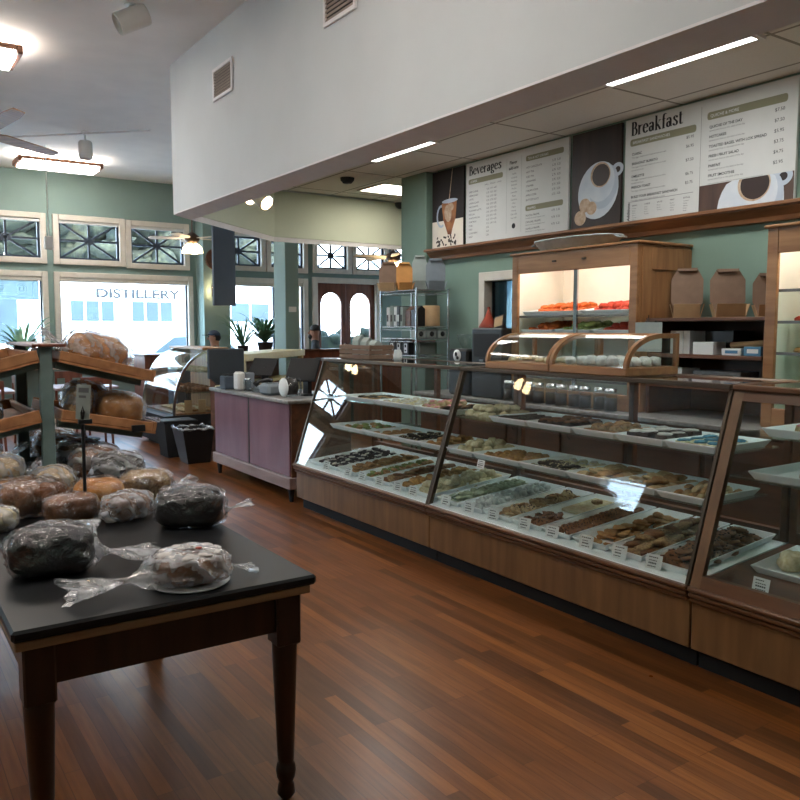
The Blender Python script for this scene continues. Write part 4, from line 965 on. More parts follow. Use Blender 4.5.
fill('chocnut', X1, X1 + .3, 4.24, 4.42, zt, 3, 2, 'dark chocolate slice beside the pink iced buns', 'cake', 'chocolate slices beside the pink buns', rz=0)
fill('green', X2 + .05, X2 + .35, 5.3, 5.7, zm, 4, 5, 'green-topped cookie on the lower shelf of the far case', 'cookie', 'green cookies on the far lower shelf', skip=.25)
fill('tan', X2, X2 + .36, 4.88, 5.2, zm, 4, 4, 'tan cookie on the lower shelf of the far case', 'cookie', 'tan cookies on the far lower shelf')
fill('dark', X2, X2 + .36, 4.52, 4.85, zm, 4, 4, 'dark cookie heaped on the lower shelf of the far case', 'cookie', 'dark cookies on the far lower shelf', layers=2, dz=.022)
fill('gold', X2, X2 + .36, 4.25, 4.48, zm, 4, 3, 'golden scone on the lower shelf of the far case', 'scone', 'golden scones in the far case', layers=2, dz=.03)
# --- middle case: shelves
fill('cream', X1, X1 + .36, 3.86, 4.16, Z1 - .002, 4, 4, 'cream puff standing straight on the top shelf of the middle case', 'cream puff', 'cream puffs on the top shelf', layers=2, dz=.035)
fill('brownie', X1, X1 + .3, 3.54, 3.8, zt, 4, 4, 'flat brownie on the top shelf of the middle case', 'brownie', 'brownies in the middle case', rz=0, jit=.05)
fill('chocnut', X1, X1 + .3, 3.18, 3.46, zt, 3, 4, 'chunky chocolate slice on the top shelf of the middle case', 'cake', 'chocolate slices in the middle case', rz=0, jit=.1, s=1.15)
fill('nutbar', X1, X1 + .34, 2.86, 3.1, zt, 4, 4, 'nut bar on the top shelf of the middle case', 'bar', 'nut bars in the middle case', rz=0, layers=2, dz=.024)
fill('choccream', X1, X1 + .32, 2.53, 2.8, zt, 3, 3, 'dark cake topped with white cream in the middle case', 'cake', 'cream-topped cakes in the middle case', rz=0, jit=.08)
fill('teal', X1, X1 + .3, 2.25, 2.49, zt, 3, 3, 'blue iced cake square at the near end of the top shelf', 'cake', 'blue iced cakes in the middle case', rz=0, jit=.08)
fill('cream', X2, X2 + .36, 3.92, 4.15, zm, 4, 3, 'cream puff on a tray on the lower shelf of the middle case', 'cream puff', 'cream puffs on the lower shelf', layers=2, dz=.035)
fill('gold', X2, X2 + .3, 3.52, 3.86, zm, 4, 5, 'orange-brown scone on the lower shelf of the middle case', 'scone', 'orange-brown scones in the middle case')
fill('dark', X2, X2 + .2, 3.13, 3.43, zm, 3, 5, 'dark cookie with white flecks on the lower shelf of the middle case', 'cookie', 'dark cookies in the middle case', layers=2)
fill('whitebun', X2 + .22, X2 + .38, 3.13, 3.43, zm, 2, 4, 'small white iced bun behind the dark cookies in the middle case', 'bun', 'white buns in the middle case', s=.8)
fill('round', X2, X2 + .36, 2.82, 3.07, zm, 5, 3, 'round pale cookie on the lower shelf of the middle case', 'cookie', 'round pale cookies in the middle case', layers=2, dz=.02)
fill('round', X2, X2 + .36, 2.52, 2.77, zm, 5, 3, 'round cookie overlapping its neighbours, beside the finger cookies', 'cookie', 'overlapping round cookies in the middle case', layers=2, dz=.022)
fill('finger', X2 + .02, X2 + .36, 2.25, 2.47, zm, 3, 5, 'long finger cookie at the near end of the lower shelf', 'cookie', 'finger cookies in the middle case', rz=.3, layers=2, dz=.024)
# --- decks (trays running front to back, slightly raised at the back)
XD, TL = 3.10, .092
def deck_tray(y0, y1, label, m='tray'): return tray('tray', label, XD, XD + .70, y0 + .006, y1 - .006, .409, TL, m)
def deck(kind, y0, y1, nx, ny, label, cat, group, **k): fill(kind, XD + .05, k.pop('x1', XD + .66), y0 + .02, y1 - .02, .415, nx, ny, label, cat, group, tilt=TL, **dict(dict(jit=.55), **k))
for y0, y1, l in ((5.52, 5.98, 'white deck tray of purple iced bars at the far end of the far case'), (5.22, 5.5, 'white deck tray of tan cookies in the far case'), (4.99, 5.2, 'white deck tray of green cookies in the far case'),
                  (4.75, 4.97, 'white deck tray of brown cookies in the far case'), (4.53, 4.73, 'white deck tray of golden scones in the far case'), (4.24, 4.51, 'white deck tray of cream puffs in the far case'),
                  (3.95, 4.17, 'white deck tray of pale sugar cookies in the middle case'), (3.71, 3.93, 'white deck tray of powdered cookies in the middle case'), (3.46, 3.69, 'white deck tray of nut cookies in the middle case'),
                  (3.21, 3.44, 'white deck tray with a row of brown cookies and an empty white slab'), (2.98, 3.19, 'white deck tray of brown cookies standing in a row, in the middle case'), (2.73, 2.96, 'white deck tray of pale cookies in the middle case'),
                  (2.5, 2.71, 'white deck tray heaped with oat cookies in the middle case'), (2.24, 2.48, 'white deck tray of chocolate chip cookies at the near end of the middle case')):
    deck_tray(y0, y1, l)
deck('purple', 5.52, 5.98, 8, 6, 'purple bar on the deck at the far end of the far case', 'bar', 'purple bars on the far deck', rz=.2, layers=2, dz=.02)
deck('tan', 5.22, 5.5, 9, 4, 'tan cookie on the deck of the far case', 'cookie', 'tan cookies on the far deck', layers=3)
deck('green', 4.99, 5.2, 9, 3, 'green cookie on the deck of the far case', 'cookie', 'green cookies on the far deck', layers=2, dz=.02)
deck('oat', 4.75, 4.97, 8, 3, 'brown cookie on the deck of the far case', 'cookie', 'brown cookies on the far deck', layers=3)
deck('gold', 4.53, 4.73, 8, 3, 'golden scone on the deck of the far case', 'scone', 'golden scones on the far deck', layers=2, dz=.025)
deck('cream', 4.24, 4.51, 8, 3, 'cream puff on the deck of the far case', 'cream puff', 'cream puffs on the far deck', layers=2, dz=.035)
deck('sage', 3.95, 4.17, 12, 4, 'pale sugar cookie on the deck beside the case joint', 'cookie', 'pale sugar cookies on the deck', layers=2, dz=.02)
deck('powder', 3.71, 3.93, 12, 4, 'white powdered cookie on the deck of the middle case', 'cookie', 'powdered cookies on the deck', layers=2, dz=.022)
deck('mixed', 3.46, 3.69, 9, 3, 'brown nut cookie on the deck of the middle case', 'cookie', 'nut cookies on the deck', layers=3, lean=.5)
deck('cookie', 3.21, 3.44, 4, 3, 'brown cookie at the front of the half-empty deck tray', 'cookie', 'brown cookies on the half-empty tray', layers=2, x1=XD + .27, lean=.7)
b = MB(); b.box(0, .3, -.08, .08, 0, .02, .006); o = b.build('cream_slab', D['cream']); o.location = (XD + .36, 3.325, .448); o.rotation_euler = (0, -math.atan(TL), 0); tag(o, 'flat pale cream slab on the half-empty deck tray', 'cake')
o = P_('wreath')[0].copy(); COL.objects.link(o); o.location = (XD + .56, 3.3, .487); tag(o, 'single round brown cake on the flat cream slab', 'cake')
deck('cookie', 2.98, 3.19, 14, 2, 'brown chocolate chip cookie standing in a row on the deck', 'cookie', 'row of standing cookies on the deck', lean=-.9, rz=0, jit=.05)
deck('tan', 2.73, 2.96, 8, 3, 'tan cookie on the pale deck tray of the middle case', 'cookie', 'tan cookies on the middle deck', layers=3)
deck('oat', 2.5, 2.71, 9, 3, 'large oat cookie heaped on the deck of the middle case', 'cookie', 'oat cookies on the middle deck', layers=3, dz=.024, jit=.6, s=1.2)
deck('cookie', 2.24, 2.48, 9, 3, 'chocolate chip cookie heaped at the near end of the deck', 'cookie', 'chocolate chip cookies on the middle deck', layers=3, dz=.024, jit=.6, s=1.25)

# --- nearest case: two shelf trays and a paper-lined deck
o = tray('tray', 'white tray on the upper shelf of the nearest case', xg(1.075) + .03, xg(1.075) + .46, 1.35, 2.02, 1.0745)
o = tray('tray', 'white tray with a brown loaf on the lower shelf of the nearest case', xg(.885) + .03, xg(.885) + .48, 1.3, 2.04, .8845)
place(P_('loafcake'), [(3.42, 1.84, .8885, .3, 1.0)], 'brown loaf cake on the lower tray of the nearest case', 'cake', None)
place(P_('pink'), [(3.5, 1.95, 1.079, .3, 1.1), (3.58, 1.9, 1.079, 1.3, 1.0)], 'pink iced bun on the upper tray of the nearest case', 'bun', 'pink buns in the nearest case')
tray('tray', 'white deck tray with pale bread in the nearest case', 3.35, 3.72, 1.72, 2.08, .43, .09)
place([lump('white_roll', D['cream'], .08, .06, .05, 7.2)], [(3.5, 1.98, .448, .4, 1), (3.56, 1.84, .453, 1.2, 1.05)], 'pale bread roll on the deck of the nearest case', 'bread roll', 'pale rolls in the nearest case')

# --- price cards leaning inside the front glass
def tag_card(y, z, x, label, s=1.0, rz=0.0):
    t = thing('price_card', label, 'price card', (x, y, z))
    w, h = .042 * s, .068 * s
    R = Matrix.Translation((x, y, z)) @ Matrix.Rotation(rz, 4, 'Z') @ Matrix.Rotation(radians(14), 4, 'Y')
    b = MB(); b.M = R; b.box(0, .0015, -w, w, 0, h); b.build('card', M['paper'], t)
    b = MB(); b.M = R
    r2 = random.Random(int(y * 1000))
    for zz, hh in ((.78, .07), (.56, .06), (.34, .11), (.14, .07)):
        a, c = -.03 + r2.random() * .008, .012 + r2.random() * .018; n = 5; 
        for k in range(n):
            u0 = a + (c - a) * k / n; u1 = u0 + (c - a) / n * .72
            b.box(-.0008, 0, -u1 * s, -u0 * s, h * zz, h * (zz + hh))
    b.build('printed_lines', M['ink'], t)
for y, what in ((5.66, 'purple bars'), (5.31, 'tan cookies in the far case'), (5.1, 'green cookies'), (4.86, 'brown cookies in the far case'), (4.62, 'golden scones on the deck'), (4.43, 'cream puffs on the deck'),
                (4.06, 'pale sugar cookies'), (3.82, 'white powdered cookies'), (3.59, 'nut cookies'), (3.32, 'half-empty deck tray'), (3.1, 'row of standing cookies'), (2.85, 'tan cookies in the middle case'), (2.63, 'heap of oat cookies'), (2.42, 'heap of chocolate chip cookies')):
    tag_card(y, .4065, 3.077, 'white price card before the ' + what, 1.0, radians(8))
tag_card(3.78, Z2 - .05, 3.135, 'white card hanging at the shelf edge before the orange-brown scones', .8)
tag_card(1.9, .43, 3.12, 'small white price card lying at the front of the nearest case', .9)

# ------------------------------------------------------------------ curved counter-top cases
def arch_pts(x0, x1, z0, z1, n=12, ins=0.0):
    return [(x1 - .14 - (x1 - .14 - x0 - ins) * cos(pi / 2 * k / n), z0 + (z1 - z0 - ins) * sin(pi / 2 * k / n)) for k in range(n + 1)]
def curved(y0, y1, label, kind, n):
    t = thing('curved_counter_case', label, 'display case', (3.54, (y0 + y1) / 2, 1.292))
    x0, x1, z0, z1 = 3.335, 3.77, 1.293, 1.52
    b = MB(); b.box(x0, x1, y0, y1, z0, z0 + .045, .005); b.build('base', M['oaky'], t)
    A = arch_pts(x0, x1, z0 + .045, z1); B = arch_pts(x0, x1, z0 + .045, z1, ins=.026)
    for ya in (y0, y1 - .022):
        b = MB()
        for k in range(12): b.prism([A[k], A[k + 1], B[k + 1], B[k]], ya, ya + .022, 'y')
        b.box(x1 - .142, x1, ya, ya + .022, z1 - .026, z1); b.box(x1 - .026, x1, ya, ya + .022, z0 + .045, z1 - .026)
        b.build('end_frame', M['oak'], t)
        b = MB(); b.prism([(B[0][0], z0 + .045)] + B[1:] + [(x1 - .026, z1 - .026), (x1 - .026, z0 + .045)], ya + .009, ya + .013, 'y'); b.build('end_glass', M['glass'], t)
    b = MB(); A2 = arch_pts(x0 + .003, x1, z0 + .045, z1, ins=.003); B2 = arch_pts(x0 + .003, x1, z0 + .045, z1, ins=.007)
    b.shell(A2, B2, y0 + .022, y1 - .022)
    b.build('curved_glass', M['glass'], t)
    b = MB(); b.box(x1 - .15, x1, y0 + .022, y1 - .022, z1 - .014, z1, .003); b.build('top_rail', M['oaky'], t)
    b = MB(); b.tube([(x1 - .17, y0 + .04, z1 - .02), (x1 - .17, y1 - .04, z1 - .02)], .008, 8); b.build('light_tube', M['bulbsoft'], t)
    fill(kind, x0 + .05, x1 - .05, y0 + .05, y1 - .05, z0 + .047, 4, n, 'white meringue in the near curved case' if kind == 'meringue' else 'iced pastry in the far curved case', 'pastry', 'meringues in the near curved case' if kind == 'meringue' else 'pastries in the far curved case', skip=0 if kind == 'meringue' else .5)
M['bulbsoft'] = emis('soft_tube', '#f4ede0', 1.6)
curved(2.83, 3.4, 'curved wooden glass case on the display case, the nearer one with white meringues', 'meringue', 6)
curved(3.405, 3.98, 'curved wooden glass case on the display case, the farther nearly empty one', 'whitebun', 6)
# ------------------------------------------------------------------ pastry in the lit cabinet
for y0, y1, l, k, lab in ((4.46, 5.06, 'white tray of orange glazed pastries in the lit cabinet', 'orglaze', 'orange glazed pastry on the upper shelf of the lit cabinet'),
                          (3.88, 4.4, 'white tray of red glazed pastries in the lit cabinet', 'redglaze', 'red glazed pastry on the upper shelf of the lit cabinet')):
    tray('tray', l, 4.66, 5.1, y0, y1, 1.651, .12)
    fill(k, 4.72, 5.05, y0 + .06, y1 - .06, 1.665, 4, 6, lab, 'pastry', lab.split(' on ')[0] + 's', tilt=.12, layers=2, dz=.03, s=1.15, jit=.6)
for y0, y1, k, lab in ((4.72, 5.08, 'orglaze', 'orange pastry on the second shelf of the lit cabinet'), (4.32, 4.68, 'greenglaze', 'green glazed pastry on the second shelf of the lit cabinet'), (3.88, 4.28, 'redglaze', 'dark red pastry on the second shelf of the lit cabinet')):
    tray('tray', 'tray under the ' + lab.split(' pastry')[0] + ' pastries on the second shelf', 4.66, 5.1, y0, y1, 1.501, .12)
    fill(k, 4.7, 5.06, y0 + .04, y1 - .04, 1.515, 4, 4, lab, 'pastry', lab.split(' on ')[0] + ' row', tilt=.12, layers=2, dz=.025, s=1.1)
for z, k in ((1.59, 'redglaze'), (1.4, 'gold')):
    fill(k, 4.7, 5.05, 2.15, 2.75, z + .001, 3, 6, ('red glazed pastry in the cabinet at the right edge', 'golden pastry in the cabinet at the right edge')[k == 'gold'], 'pastry', 'pastries in the right cabinet ' + k)

# ------------------------------------------------------------------ shelf unit with cake boxes
t = thing('shelf_unit', 'open brown shelf unit with cake boxes between the two oak cabinets', 'shelf unit', (4.95, 3.3, .94))
for q in ((2.87, 2.895), (3.76, 3.785)): b = MB(); b.box(4.68, 5.19, q[0], q[1], .941, 1.595, .002); b.build('side', M['walnut'], t)
for z in (1.62, 1.37, 1.16):
    b = MB(); b.box(4.66, 5.19, 2.87, 3.785, z - .024, z, .003) if z == 1.62 else b.box(4.67, 5.19, 2.895, 3.76, z - .024, z, .003); b.build('shelf', M['walnut'], t)
b = MB(); b.box(5.17, 5.188, 2.895, 3.76, .941, 1.596); b.build('back', M['walnut'], t)

def cake_box(name, label, x, y, z, rz, w, h, m1, m2, lean=10, sy=1.0):
    """open take-out box: low tray with a tall clipped lid standing up behind it"""
    t = thing(name, label, 'box', (x, y, z))
    R = Matrix.Translation((x, y, z)) @ Matrix.Rotation(rz, 4, 'Z')
    d = w * .62; hh = h * .27
    b = MB(); b.M = R            # front of the tray faces local -x
    th = .004
    b.box(-d / 2, d / 2, -w * .42, w * .42, .0005, th)
    b.prism([(-d / 2, th), (-d / 2 - .03, hh), (-d / 2 - .03 + th, hh), (-d / 2 + th, th)], -w * .40, w * .40, 'y')
    for s in (-1, 1):
        yy = s * w * .42
        b.prism([(yy, th), (yy + s * .025, hh), (yy + s * .025 - s * th, hh), (yy - s * th, th)], -d / 2, d / 2, 'x')
    b.build('tray', m2, t)
    b = MB(); b.M = R @ Matrix.Translation((d / 2, 0, .002)) @ Matrix.Rotation(radians(lean), 4, 'Y')
    W = w / 2 
    pts = [(-W * .78, 0), (W * .78, 0), (W * .86, h * .22), (W, h * .34), (W, h * .78), (W * .62, h), (-W * .62, h), (-W, h * .78), (-W, h * .34), (-W * .86, h * .22)]
    b.prism(pts, 0, th, 'x')
    b.prism([(-W * .62, h), (W * .62, h), (W * .56, h - .02), (-W * .56, h - .02)], -.025, 0, 'x'); b.build('lid', m1, t)
cake_box('cake_box', 'brown open cake box on the shelf unit, leaning on the oak cabinet', 4.92, 3.64, 1.622, radians(37), .22, .36, M['card'], M['cardlight'])
cake_box('cake_box', 'brown open cake box on the shelf unit, the middle of three', 4.92, 3.3, 1.622, radians(42), .23, .335, M['card'], M['cardlight'])
cake_box('cake_box', 'brown open cake box on the shelf unit, cut by the right-hand cabinet', 4.95, 3.02, 1.622, radians(40), .2, .29, M['card'], M['cardlight'])
def carton(name, label, x0, x1, y0, y1, z, h, m, cat='box', band=None, flap=True):
    t = thing(name, label, cat, ((x0 + x1) / 2, (y0 + y1) / 2, z))
    b = MB(); b.box(x0, x1, y0, y1, z + .0008, z + h, .003); b.build('body', m, t)
    if band:
        b = MB(); b.box(x0 - .001, x0 + .01, y0 + (y1 - y0) * .15, y0 + (y1 - y0) * .8, z + h * .3, z + h * .75); b.build('printed_label', band, t)
    if flap:
        b = MB(); b.box(x0 + .004, x1 - .004, (y0 + y1) / 2 - .012, (y0 + y1) / 2 + .012, z + h, z + h + .0012); b.build('tape', M['cardwhite'], t)
    return t
for k in range(3): carton('paper_bundle', 'bundle of white paper bags standing on the middle shelf, ' + ('by the side board', 'in the centre of three', 'by the black box')[k], 4.72, 4.92, 3.46 + .055 * (2 - k), 3.51 + .055 * (2 - k), 1.371, .16, M['paper'], 'paper bundle', None, False)
carton('carton', 'black box on the middle shelf behind a small white carton', 4.86, 5.1, 3.22, 3.44, 1.371, .16, M['black'])
carton('carton', 'small white carton before the black box on the middle shelf', 4.7, 4.84, 3.26, 3.42, 1.371, .085, M['paper'])
carton('carton', 'flat blue and white carton on the middle shelf', 4.7, 4.86, 3.06, 3.2, 1.371, .045, M['paper'], band=M['blue'])
carton('carton', 'blue carton at the right end of the middle shelf', 4.7, 4.9, 2.92, 3.04, 1.371, .06, M['blue'], band=M['paper'])
t = thing('paper_roll', 'pale paper roll lying on the flat cartons on the middle shelf', 'paper roll', (4.8, 3.06, 1.44)); b = MB(); b.tube([(4.78, 3.18, 1.437), (4.8, 2.96, 1.452)], .02, 12); b.build('roll', M['cardlight'], t)
b = MB(); b.tube([(4.7799, 3.181, 1.437), (4.78, 3.175, 1.4372)], .008, 10); b.build('core', M['card'], t)
carton('carton', 'blue and white box on the lowest shelf of the unit, beside the curved case', 4.7, 4.9, 3.5, 3.72, 1.161, .11, M['paper'], band=M['blue'])
carton('carton', 'grey appliance-like box on the lowest shelf of the unit', 4.74, 4.95, 3.08, 3.44, 1.161, .1, M['cardgrey'], band=M['ink'])
t = thing('notice_sheet', 'white notice sheet standing against the near stile of the lit cabinet', 'notice', (4.57, 3.69, 1.4)); 
b = MB(); b.box(4.565, 4.569, 3.57, 3.80, 1.385, 1.59); b.build('sheet', M['cardwhite'], t)
b = MB(); b.tube([(4.57, 3.69, 1.585), (4.57, 3.69, 1.64)], .004, 6); b.box(4.572, 4.594, 3.64, 3.72, 1.56, 1.6); b.build('clip', M['bronze'], t)
# galvanised tray on top of the lit cabinet
t = thing('metal_tray', 'galvanised oval metal tub on top of the lit cabinet', 'tub', (4.83, 4.63, 2.171))
b = MB(); n = 28; v = []; f = []
for r, z in ((.82, .001), (1.0, .085), (1.02, .085), (1.02, .095), (.985, .095), (.8, .012)):
    for k in range(n):
        a = 2 * pi * k / n; v.append((4.83 + .2 * r * cos(a), 4.63 + .43 * r * math.copysign(abs(sin(a)) ** .8, sin(a)), 2.171 + z))
for j in range(5):
    for k in range(n): f.append((j * n + k, j * n + (k + 1) % n, (j + 1) * n + (k + 1) % n, (j + 1) * n + k))
f.append(tuple(range(n))[::-1]); f.append(tuple(range(5 * n, 6 * n))); b.add(v, f, True); b.build('tub', M['steel'], t)
for s in (-1, 1):
    b = MB(); y = 4.63 + s * .435; b.tube([(4.78, y, 2.25), (4.78, y + s * .03, 2.24), (4.88, y + s * .03, 2.24), (4.88, y, 2.25)], .006, 6); b.build('handle', M['steel'], t)
# row of glass jars on the back counter
def jar0():
    t = thing('glass_jar', 'tall lidded glass jar in the row on the back counter behind the case', 'jar', (0, 0, 0), 'glass jars on the back counter')
    b = MB(); b.lathe([(0, .001), (.045, .001), (.048, .01), (.048, .13), (.04, .145), (.04, .15)], n=14); b.build('glass_body', M['jarglass'], t)
    b = MB(); b.lathe([(0, .012), (.043, .012), (.043, .1), (0, .1)], n=14); b.build('contents', M['jarfill'], t)
    b = MB(); b.lathe([(.043, .146), (.043, .17), (.0, .172)], n=14); b.build('lid', M['chrome'], t); return t
M['jarglass'] = glassm('jar_glass', (.82, .86, .88)); M['jarfill'] = mat('jar_contents', '#3a3430', .7, c2='#1f1b1a', scale=30)
j = jar0()
for k in range(10):
    c = j if k == 0 else copy_tree(j); c.location = (4.5 + .02 * (k % 2), 3.95 + .125 * k, .941)

# coffee brewer group at the far end of the back counter
t = thing('coffee_brewer', 'black boxy coffee brewer on the back counter under the kitchen window', 'coffee machine', (4.7, 5.35, .94))
b = MB(); b.box(4.5, 4.95, 5.15, 5.56, .941, 1.55, .012); b.build('body', M['black'], t)
b = MB(); b.box(4.494, 4.5, 5.19, 5.52, 1.3, 1.5, .002); b.build('front_panel', M['blackm'], t)
b = MB(); b.lathe([(.0, 0), (.035, .0), (.03, -.06), (.0, -.06)][::-1], (4.47, 5.35, 1.24), 14); b.box(4.44, 4.5, 5.32, 5.38, 1.24, 1.28); b.build('spout', M['chrome'], t)
t = thing('coffee_grinder', 'black coffee grinder with a round white badge beside the brewer', 'coffee grinder', (4.62, 5.76, .94))
b = MB(); b.box(4.5, 4.74, 5.62, 5.9, .941, 1.36, .02); b.build('body', M['black'], t)
b = MB(); b.lathe([(.05, 0), (.1, .1), (.1, .13), (.0, .135)], (4.62, 5.76, 1.36), 18); b.build('hopper', M['jarglass'], t)
b = MB(); b.M = Matrix.Translation((4.498, 5.76, 1.3)) @ Matrix.Rotation(-pi / 2, 4, 'Y'); b.lathe([(0, 0), (.055, 0), (.055, .004), (0, .004)], n=22); b.build('badge', M['paper'], t)
b = MB(); b.M = Matrix.Translation((4.492, 5.76, 1.3)) @ Matrix.Rotation(-pi / 2, 4, 'Y'); b.ell((.012, .012, 0), (.022, .018, .001), 10, 4); b.ell((-.02, -.01, 0), (.016, .022, .001), 10, 4); b.build('badge_print', M['ink'], t)
t = thing('red_funnel', 'red cone-shaped kettle lid standing on the black brewer', 'funnel', (4.62, 5.47, 1.55))
b = MB(); b.lathe([(0, .001), (.085, .001), (.088, .01), (.07, .04), (.035, .095), (.018, .14), (.012, .16), (.0, .165)], (4.62, 5.47, 1.55), 22); b.build('cone', M['red'], t)
b = MB(); b.lathe([(.0, 0), (.014, .004), (.016, .012), (.01, .022), (0, .024)], (4.62, 5.47, 1.712), 10); b.build('knob', M['red'], t)
t = thing('tablet', 'small dark tablet tilted up on the black brewer', 'tablet', (4.6, 5.28, 1.55))
R = Matrix.Translation((4.58, 5.3, 1.553)) @ Matrix.Rotation(radians(-12), 4, 'X') @ Matrix.Rotation(radians(18), 4, 'Y')
b = MB(); b.M = R; b.box(0, .012, -.065, .065, 0, .115, .004); b.build('body', M['black'], t)
b = MB(); b.M = R; b.box(-.001, 0, -.055, .055, .012, .102); b.build('screen', M['cardlight'], t)
b = MB(); b.M = R; b.prism([(.012, 0), (.07, 0), (.012, .08)], -.04, .04, 'y'); b.build('stand', M['black'], t)

# ------------------------------------------------------------------ wire rack
RX0, RX1, RY0, RY1 = 4.62, 5.02, 6.58, 7.04
t = thing('wire_rack', 'chrome wire shelf rack beside the green pilaster', 'rack', (4.82, 6.8, 0))
for x in (RX0, RX1):
    for y in (RY0, RY1 + .2):
        b = MB(); b.tube([(x, y, 0), (x, y, 1.95)], .0125, 8); b.build('post', M['chrome'], t)
for z in (.5, 1.27, 1.44, 1.56, 1.93):
    b = MB(); y1 = RY1 + .2
    for x in (RX0, RX1): b.tube([(x, RY0, z), (x, y1, z)], .007, 6); b.tube([(x, RY0, z - .03), (x, y1, z - .03)], .005, 6)
    for y in (RY0, y1): b.tube([(RX0, y, z), (RX1, y, z)], .007, 6); b.tube([(RX0, y, z - .03), (RX1, y, z - .03)], .005, 6)
    for k in range(1, 24):
        y = RY0 + (y1 - RY0) * k / 24; b.tube([(RX0, y, z), (RX1, y, z)], .003, 4, caps=False)
    b.build('wire_shelf', M['chrome'], t)
zt = 1.938
cake_box('cake_box', 'dull brown open box on top of the wire rack, at its far end', 4.64, 7.14, zt, radians(50), .2, .31, M['card'], M['cardlight'], 6)
cake_box('cake_box', 'bright tan open box on top of the wire rack', 4.70, 6.9, zt, radians(62), .17, .29, M['cardorange'], M['cardorange'], 4)
cake_box('cake_box', 'pale grey-white box lid standing on top of the wire rack', 4.88, 6.9, zt, radians(52), .16, .37, M['cardwhite'], M['cardwhite'], 4)
cake_box('cake_box', 'blue-grey open box on top of the wire rack, at its near end', 4.90, 6.63, zt, radians(58), .2, .32, M['cardgrey'], M['cardgrey'], 3)
zz = 1.568
for k, (y, w, h, m, l) in enumerate(((7.17, .05, .2, 'paper', 'white binder'), (7.1, .05, .215, 'cardwhite', 'pale grey binder'), (7.03, .05, .2, 'paper', 'white binder with a narrow back'), (6.97, .05, .21, 'black', 'black binder'), (6.91, .045, .2, 'cardwhite', 'light binder beside the dark bags'))):
    t = thing('binder', l + ' on the upper rack shelf, ' + ('at the far end', 'second from the far end', 'third from the far end', 'fourth in the row', 'at the near end')[k], 'binder', (4.75, y, zz))
    b = MB(); b.box(4.66, 4.9, y - w / 2, y + w / 2, zz, zz + h, .004); b.build('cover', M[m], t)
    b = MB(); b.box(4.657, 4.66, y - w / 4, y + w / 4, zz + .05, zz + .12); b.build('spine_label', M['ink'] if m != 'black' else M['paper'], t)
def bagthing(name, label, x, y, z, w, d, h, m):
    t = thing(name, label, 'bag', (x, y, z))
    b = MB(); b.M = Matrix.Translation((x, y, z)); b.prism([(-d / 2, .001), (d / 2, .001), (d / 2, h * .8), (.006, h), (-.006, h), (-d / 2, h * .8)], -w / 2, w / 2, 'y'); b.build('body', m, t)
    b = MB(); b.M = Matrix.Translation((x, y, z)); b.box(-.012, .012, -w / 2 - .002, w / 2 + .002, h - .02, h + .004, .003); b.build('folded_top', m, t); return t
bagthing('paper_bag', 'dark brown paper bag on the upper rack shelf', 4.74, 6.82, zz, .09, .12, .2, M['walnut'])
bagthing('paper_bag', 'black paper bag on the upper rack shelf beside the corner post', 4.74, 6.71, zz, .1, .12, .205, M['black'])
t = thing('kraft_roll', 'fat brown kraft paper roll standing on the near end of the upper rack shelf', 'paper roll', (4.87, 6.66, zz)); b = MB(); b.lathe([(0, 0.001), (.085, .001), (.088, .01), (.088, .2), (.08, .21), (.03, .21), (.03, .19), (0, .19)], (4.87, 6.67, zz), 22); b.build('paper', M['cardlight'], t)
b = MB(); b.lathe([(.029, .15), (.029, .212), (.024, .212), (.024, .15)], (4.87, 6.67, zz), 14); b.build('core', M['card'], t)
for k in range(3):
    x = 4.68 + k * .135
    t = thing('tea_tin', 'pale square tin with a dark dot, ' + ('next to the corner post', 'middle of three', 'nearest the kitchen wall')[k] + ' on the rack', 'tin', (x, 6.63, 1.448))
    b = MB(); b.box(x - .055, x + .055, 6.585, 6.69, 1.449, 1.53, .006); b.build('body', M['cardwhite'], t)
    b = MB(); b.M = Matrix.Translation((x, 6.584, 1.49)) @ Matrix.Rotation(pi / 2, 4, 'X'); b.lathe([(0, 0), (.026, 0), (.026, .002), (0, .002)], n=18); b.build('printed_dot', M['ink'], t)
for k in range(3):
    y = 7.1 - k * .13
    t = bagthing('coffee_bag', 'black coffee bag with a tall white label, ' + ('farthest of three', 'middle of three', 'nearest of three') + ' on the low rack shelf' if False else 'black coffee bag with a tall white label on the low rack shelf, ' + ('farthest of three', 'middle of three', 'nearest of three')[k], 4.7, y, 1.278, .1, .07, .15, M['black'])
    b = MB(); b.box(4.662, 4.6645, y - .027, y + .022, 1.295, 1.39); b.build('label', M['paper'], t)
    b = MB(); b.box(4.6605, 4.662, y - .016, y + .012, 1.35, 1.38); b.box(4.6605, 4.662, y - .014, y + .01, 1.31, 1.325); b.build('label_print', M['ink'], t)
t = carton('carton', 'low carton with a red lid on the rack behind the coffee bags', 4.78, 4.98, 6.75, 7.2, 1.278, .12, M['cardwhite'], flap=False); b = MB(); b.box(4.775, 4.985, 6.745, 7.205, 1.399, 1.42, .004); b.build('lid', M['red'], t)
t = thing('milk_jug', 'small white jug on the top of the far display case', 'jug', (3.62, 5.42, 1.289)); b = MB(); b.lathe([(0, .001), (.032, .001), (.036, .03), (.03, .07), (.026, .085), (.02, .085), (.02, .06)], (3.62, 5.42, 1.289), 14); b.build('body', M['paper'], t)
b = MB(); b.tube([(3.62, 5.389, 1.36), (3.62, 5.365, 1.35), (3.62, 5.365, 1.32), (3.62, 5.387, 1.31)], .005, 6); b.build('handle', M['paper'], t)
